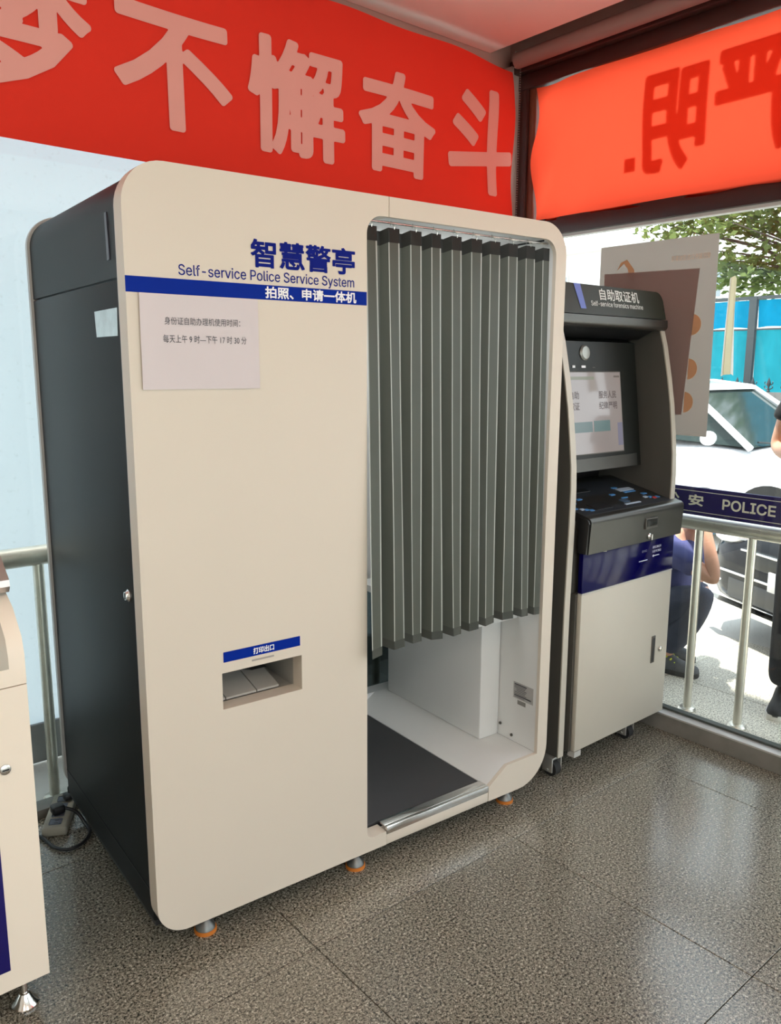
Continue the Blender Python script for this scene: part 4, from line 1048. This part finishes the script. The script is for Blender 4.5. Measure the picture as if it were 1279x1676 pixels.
def head_mesh(parent, c, fwd, up, name='head'):
    """head with nose, eye sockets, mouth, ears; hair cap as a second mesh"""
    f, u = Vector(fwd).normalized(), Vector(up).normalized(); u = (u-f*u.dot(f)).normalized(); r = f.cross(u)
    M = Matrix((r, f, u)).transposed().to_4x4(); M.translation = Vector(c)
    m = MB(); t = bmesh.new(); bmesh.ops.create_uvsphere(t, u_segments=28, v_segments=20, radius=1)
    for v in t.verts:
        x, y, z = v.co
        jaw = 1-.30*max(0, -z)**1.3
        y2 = y*(.098 if y > 0 else .102)*(1-.10*max(0, -z)*(1 if y < 0 else 0)); 
        v.co = Vector((x*.076*jaw, y2*(1-.12*max(0, -z)) + .008*max(0, -z), z*.115))
        if y > .8:
            if abs(abs(x)-.35) < .2 and .0 < z < .25: v.co.y -= .008
            if abs(x) < .16 and -.30 < z < .12: v.co.y += .020*(1-abs(z+.15)/.3)
            if abs(x) < .3 and -.52 < z < -.40: v.co.y += .004
    m.add(t, M)
    for s_ in (-1, 1):
        t = bmesh.new(); bmesh.ops.create_uvsphere(t, u_segments=12, v_segments=8, radius=1); m.add(t, M @ Matrix.Translation((s_*.076, -.008, -.01)) @ Matrix.Diagonal((.010, .018, .030, 1)))
    h = m.build(name, SKIN, parent, smooth=180)
    e = MB()
    for s_ in (-1, 1):
        t = bmesh.new(); bmesh.ops.create_uvsphere(t, u_segments=10, v_segments=6, radius=1); e.add(t, M @ Matrix.Translation((s_*.030, .084, .012)) @ Matrix.Diagonal((.012, .008, .006, 1)))
    e.build('eyes', BLACK, h)
    hr = MB(); t = bmesh.new(); bmesh.ops.create_uvsphere(t, u_segments=28, v_segments=18, radius=1)
    for v in t.verts:
        x, y, z = v.co
        k = 1.0 if (z > .45 or (y < .15 and z > -.25)) else .86
        v.co = Vector((x*.084*k, y*.107*k-.004, z*.121*k+.006))
    hr.add(t, M); hr.build('hair', HAIR, h, smooth=180)
    return h, M
NAVYC = mat('navy_cotton', srgb(78, 82, 132), .9, var=.15, scale=14, bump=.4, bscale=60)
DENIM = mat('dark_denim', srgb(58, 64, 82), .9, var=.25, scale=25, bump=.5, bscale=80)
BLKC = mat('black_cotton', (0.02, 0.02, 0.022), .9, var=.2, scale=14, bump=.4, bscale=60)
BLKD = mat('black_trousers', (0.022, 0.024, 0.03), .9, var=.2, scale=20, bump=.4, bscale=60)
def shoe(parent, heel, toe, mu, ms, accent=None):
    h, t_ = Vector(heel), Vector(toe); d = (t_-h).normalized(); s_ = Vector((d.y, -d.x, 0)); Ln = (t_-h).length
    n = {}
    sec = [(0, .030, .085), (.15, .036, .095), (.35, .036, .088), (.55, .041, .062), (.8, .043, .046), (.95, .032, .036), (1.0, .012, .026)]
    up = MB(); rings = []
    for u_, hw, hh in sec:
        c = h + d*Ln*u_
        rings.append([up.bm.verts.new(c + s_*hw*math.cos(R(a)) + Vector((0, 0, .018+(hh)*max(0, math.sin(R(a)))))) for a in range(0, 181, 20)])
    for i in range(len(rings)-1):
        for k in range(len(rings[0])-1): up.bm.faces.new([rings[i][k], rings[i][k+1], rings[i+1][k+1], rings[i+1][k]])
        up.bm.faces.new([rings[i][-1], rings[i][0], rings[i+1][0], rings[i+1][-1]])
    up.bm.faces.new(rings[0]); up.bm.faces.new(rings[-1][::-1]); bmesh.ops.recalc_face_normals(up.bm, faces=up.bm.faces[:])
    o = up.build('shoe', mu, parent, smooth=60)
    pts = [(h + d*Ln*u_ + s_*(hw+.004)*sg__) for sg__, rng in ((1, sec), (-1, sec[::-1])) for u_, hw, hh in rng]
    MB().prism([(p.x, p.y) for p in pts], 'z', 0.0, .024).build('sole', ms, o)
    if accent:
        for k in range(3):
            p = h + d*Ln*(.36+.09*k)
            MB().tube([p + s_*(-.040) + Vector((0, 0, .045)), p + s_*(-.030)+d*.01 + Vector((0, 0, .085-.012*k)), p + Vector((0, 0, .104-.016*k)), p + s_*(.030)-d*.01 + Vector((0, 0, .085-.012*k))], .0045, 6).build('lace', accent, o)
    return o

# crouching person in navy shirt
cpn = thing('person', 'person in a navy T-shirt and jeans crouching behind the kiosk, hand to the head', 'person', (0, 0, 0))
PX = 2.98
hip = Vector((PX, .46, .30)); chest = Vector((PX, .335, .58)); neck = Vector((PX, .265, .70))
nodes = {'hip': (hip, .09), 'waist': (Vector((PX, .42, .44)), .085), 'chest': (chest, .105), 'neck': (neck, .055), 'headb': (Vector((PX, .235, .775)), .05)}
edges = [('hip', 'waist'), ('waist', 'chest'), ('chest', 'neck'), ('neck', 'headb')]
RS = Vector((PX-.14, .235, .645)); RE = Vector((PX-.15, .030, .545)); RW = Vector((PX-.08, .125, .765))
LS = Vector((PX+.15, .29, .65)); LE = Vector((PX+.22, .33, .46)); LW = Vector((PX+.16, .27, .34))
chain(nodes, edges, 'chest', [(RS, .052), (RS.lerp(RE, .5), .044), (RE, .034), (RE.lerp(RW, .35), .037), (RW, .024)], 'ra')
chain(nodes, edges, 'chest', [(LS, .052), (LS.lerp(LE, .5), .044), (LE, .034), (LE.lerp(LW, .35), .037), (LW, .024)], 'la')
hand(nodes, edges, 'ra4', (.05, .04, .08), (0, -1, .3), (1, .2, 0), 'rh')
hand(nodes, edges, 'la4', (-.03, -.02, -.08), (0, .5, .5), (0, .4, .6), 'lh')
legs = {}
for s_, k in ((-1, 'r'), (1, 'l')):
    H = Vector((PX+s_*.09, .46, .26)); K = Vector((PX-.11, .085, .455)) if s_ < 0 else Vector((PX+.13, .22, .42)); A = Vector((PX-.09, .300, .095)) if s_ < 0 else Vector((PX+.14, .42, .095))
    legs[k] = (H, K, A)
    chain(nodes, edges, 'hip', [(H, .07), (H.lerp(K, .5), .062), (K, .05), (K.lerp(A, .35), .05), (A, .036)], k+'leg')
skinned('body', nodes, edges, SKIN, cpn, root='hip')
# shirt
n2 = {'hip': (hip+Vector((0, -.01, .04)), .155), 'waist': (Vector((PX, .41, .44)), .150), 'chest': (chest, .150), 'collar': (neck+Vector((0, .015, -.02)), .075)}
e2 = [('hip', 'waist'), ('waist', 'chest'), ('chest', 'collar')]
chain(n2, e2, 'chest', [(RS, .068), (RS.lerp(RE, .35), .064), (RS.lerp(RE, .58), .062)], 'ra')
chain(n2, e2, 'chest', [(LS, .068), (LS.lerp(LE, .35), .064), (LS.lerp(LE, .58), .062)], 'la')
skinned('shirt', n2, e2, NAVYC, cpn, root='chest')
n3 = {'hip': (hip, .15)}; e3 = []
for k in 'rl':
    H, K, A = legs[k]
    chain(n3, e3, 'hip', [(H, .115), (H.lerp(K, .5), .106), (K, .088), (K.lerp(A, .4), .080), (A+Vector((0, 0, .02)), .060)], k)
skinned('trousers', n3, e3, DENIM, cpn, root='hip')
head_mesh(cpn, (PX, .215, .845), (0, -.75, -.65), (0, -.65, .75))
mk = MB().ellip((PX, .150, .785), (.062, .045, .05)).build('face_mask', mat('mask_blue', srgb(120, 180, 215), .8), cpn)
GS = mat('grey_shoe', srgb(88, 90, 94), .7, var=.2, scale=60); DS = mat('dark_sole', (0.03, 0.03, 0.03), .7)
shoe(cpn, (PX-.085, .365, 0), (PX-.03, .140, 0), GS, DS, mat('neon_lace', srgb(205, 215, 40), .6))
shoe(cpn, (PX+.14, .50, 0), (PX+.14, .26, 0), GS, DS, mat('neon_lace', srgb(205, 215, 40), .6))
# standing person at the right edge
spn = thing('person', 'person in black T-shirt and trousers standing at the right edge outside', 'person', (0, 0, 0))
SX, SY = 2.90, -.415
nodes = {'hip': (Vector((SX, SY, .92)), .09), 'waist': (Vector((SX, SY, 1.08)), .085), 'chest': (Vector((SX, SY, 1.29)), .115), 'neck': (Vector((SX-.01, SY, 1.46)), .052), 'headb': (Vector((SX-.02, SY, 1.53)), .048)}
edges = [('hip', 'waist'), ('waist', 'chest'), ('chest', 'neck'), ('neck', 'headb')]
def arms(s_):
    S = Vector((SX, SY+s_*.175, 1.42)); E = Vector((SX-.02, SY+s_*.228, 1.20)); W = Vector((SX-.20, SY+s_*.05, 1.17)); return S, E, W
for s_, k in ((1, 'ra'), (-1, 'la')):
    S, E, W = arms(s_)
    chain(nodes, edges, 'chest', [(S, .055), (S.lerp(E, .5), .048), (E, .038), (E.lerp(W, .3), .040), (W, .026)], k)
    hand(nodes, edges, k+'4', (-.08, -s_*.05, .03), (0, 0, 1), (0, -s_, .3), k+'h')
lg = {}
for s_, k in ((1, 'r'), (-1, 'l')):
    H = Vector((SX, SY+s_*.09, .88)); K = Vector((SX-.02, SY+s_*.11, .50)); A = Vector((SX+.0, SY+s_*.125, .10)); lg[k] = (H, K, A)
    chain(nodes, edges, 'hip', [(H, .09), (H.lerp(K, .5), .078), (K, .055), (K.lerp(A, .35), .054), (A, .036)], k+'leg')
skinned('body', nodes, edges, SKIN, spn, root='hip')
n2 = {'hem': (Vector((SX, SY, .84)), .15), 'hip': (Vector((SX, SY, .94)), .145), 'waist': (Vector((SX, SY, 1.08)), .135), 'chest': (Vector((SX, SY, 1.29)), .150), 'collar': (Vector((SX, SY, 1.43)), .075)}
e2 = [('hem', 'hip'), ('hip', 'waist'), ('waist', 'chest'), ('chest', 'collar')]
for s_, k in ((1, 'ra'), (-1, 'la')):
    S, E, W = arms(s_); chain(n2, e2, 'chest', [(S, .070), (S.lerp(E, .3), .068), (S.lerp(E, .52), .078)], k)
skinned('shirt', n2, e2, BLKC, spn, root='chest')
n3 = {'hip': (Vector((SX, SY, .92)), .135)}; e3 = []
for k in 'rl':
    H, K, A = lg[k]; chain(n3, e3, 'hip', [(H, .105), (H.lerp(K, .5), .092), (K, .072), (K.lerp(A, .5), .068), (A+Vector((0, 0, .0)), .062)], k)
skinned('trousers', n3, e3, BLKD, spn, root='hip')
head_mesh(spn, (SX-.03, SY, 1.625), (-1, 0, -.25), (-.2, 0, 1))
BS = mat('black_canvas_shoe', (0.02, 0.02, 0.022), .7); WS = mat('white_sole', (.82, .8, .76), .6)
for s_ in (1, -1):
    shoe(spn, (SX+.055, SY+s_*.125+.015, 0), (SX-.165, SY+s_*.125-.055, 0), BS, WS)
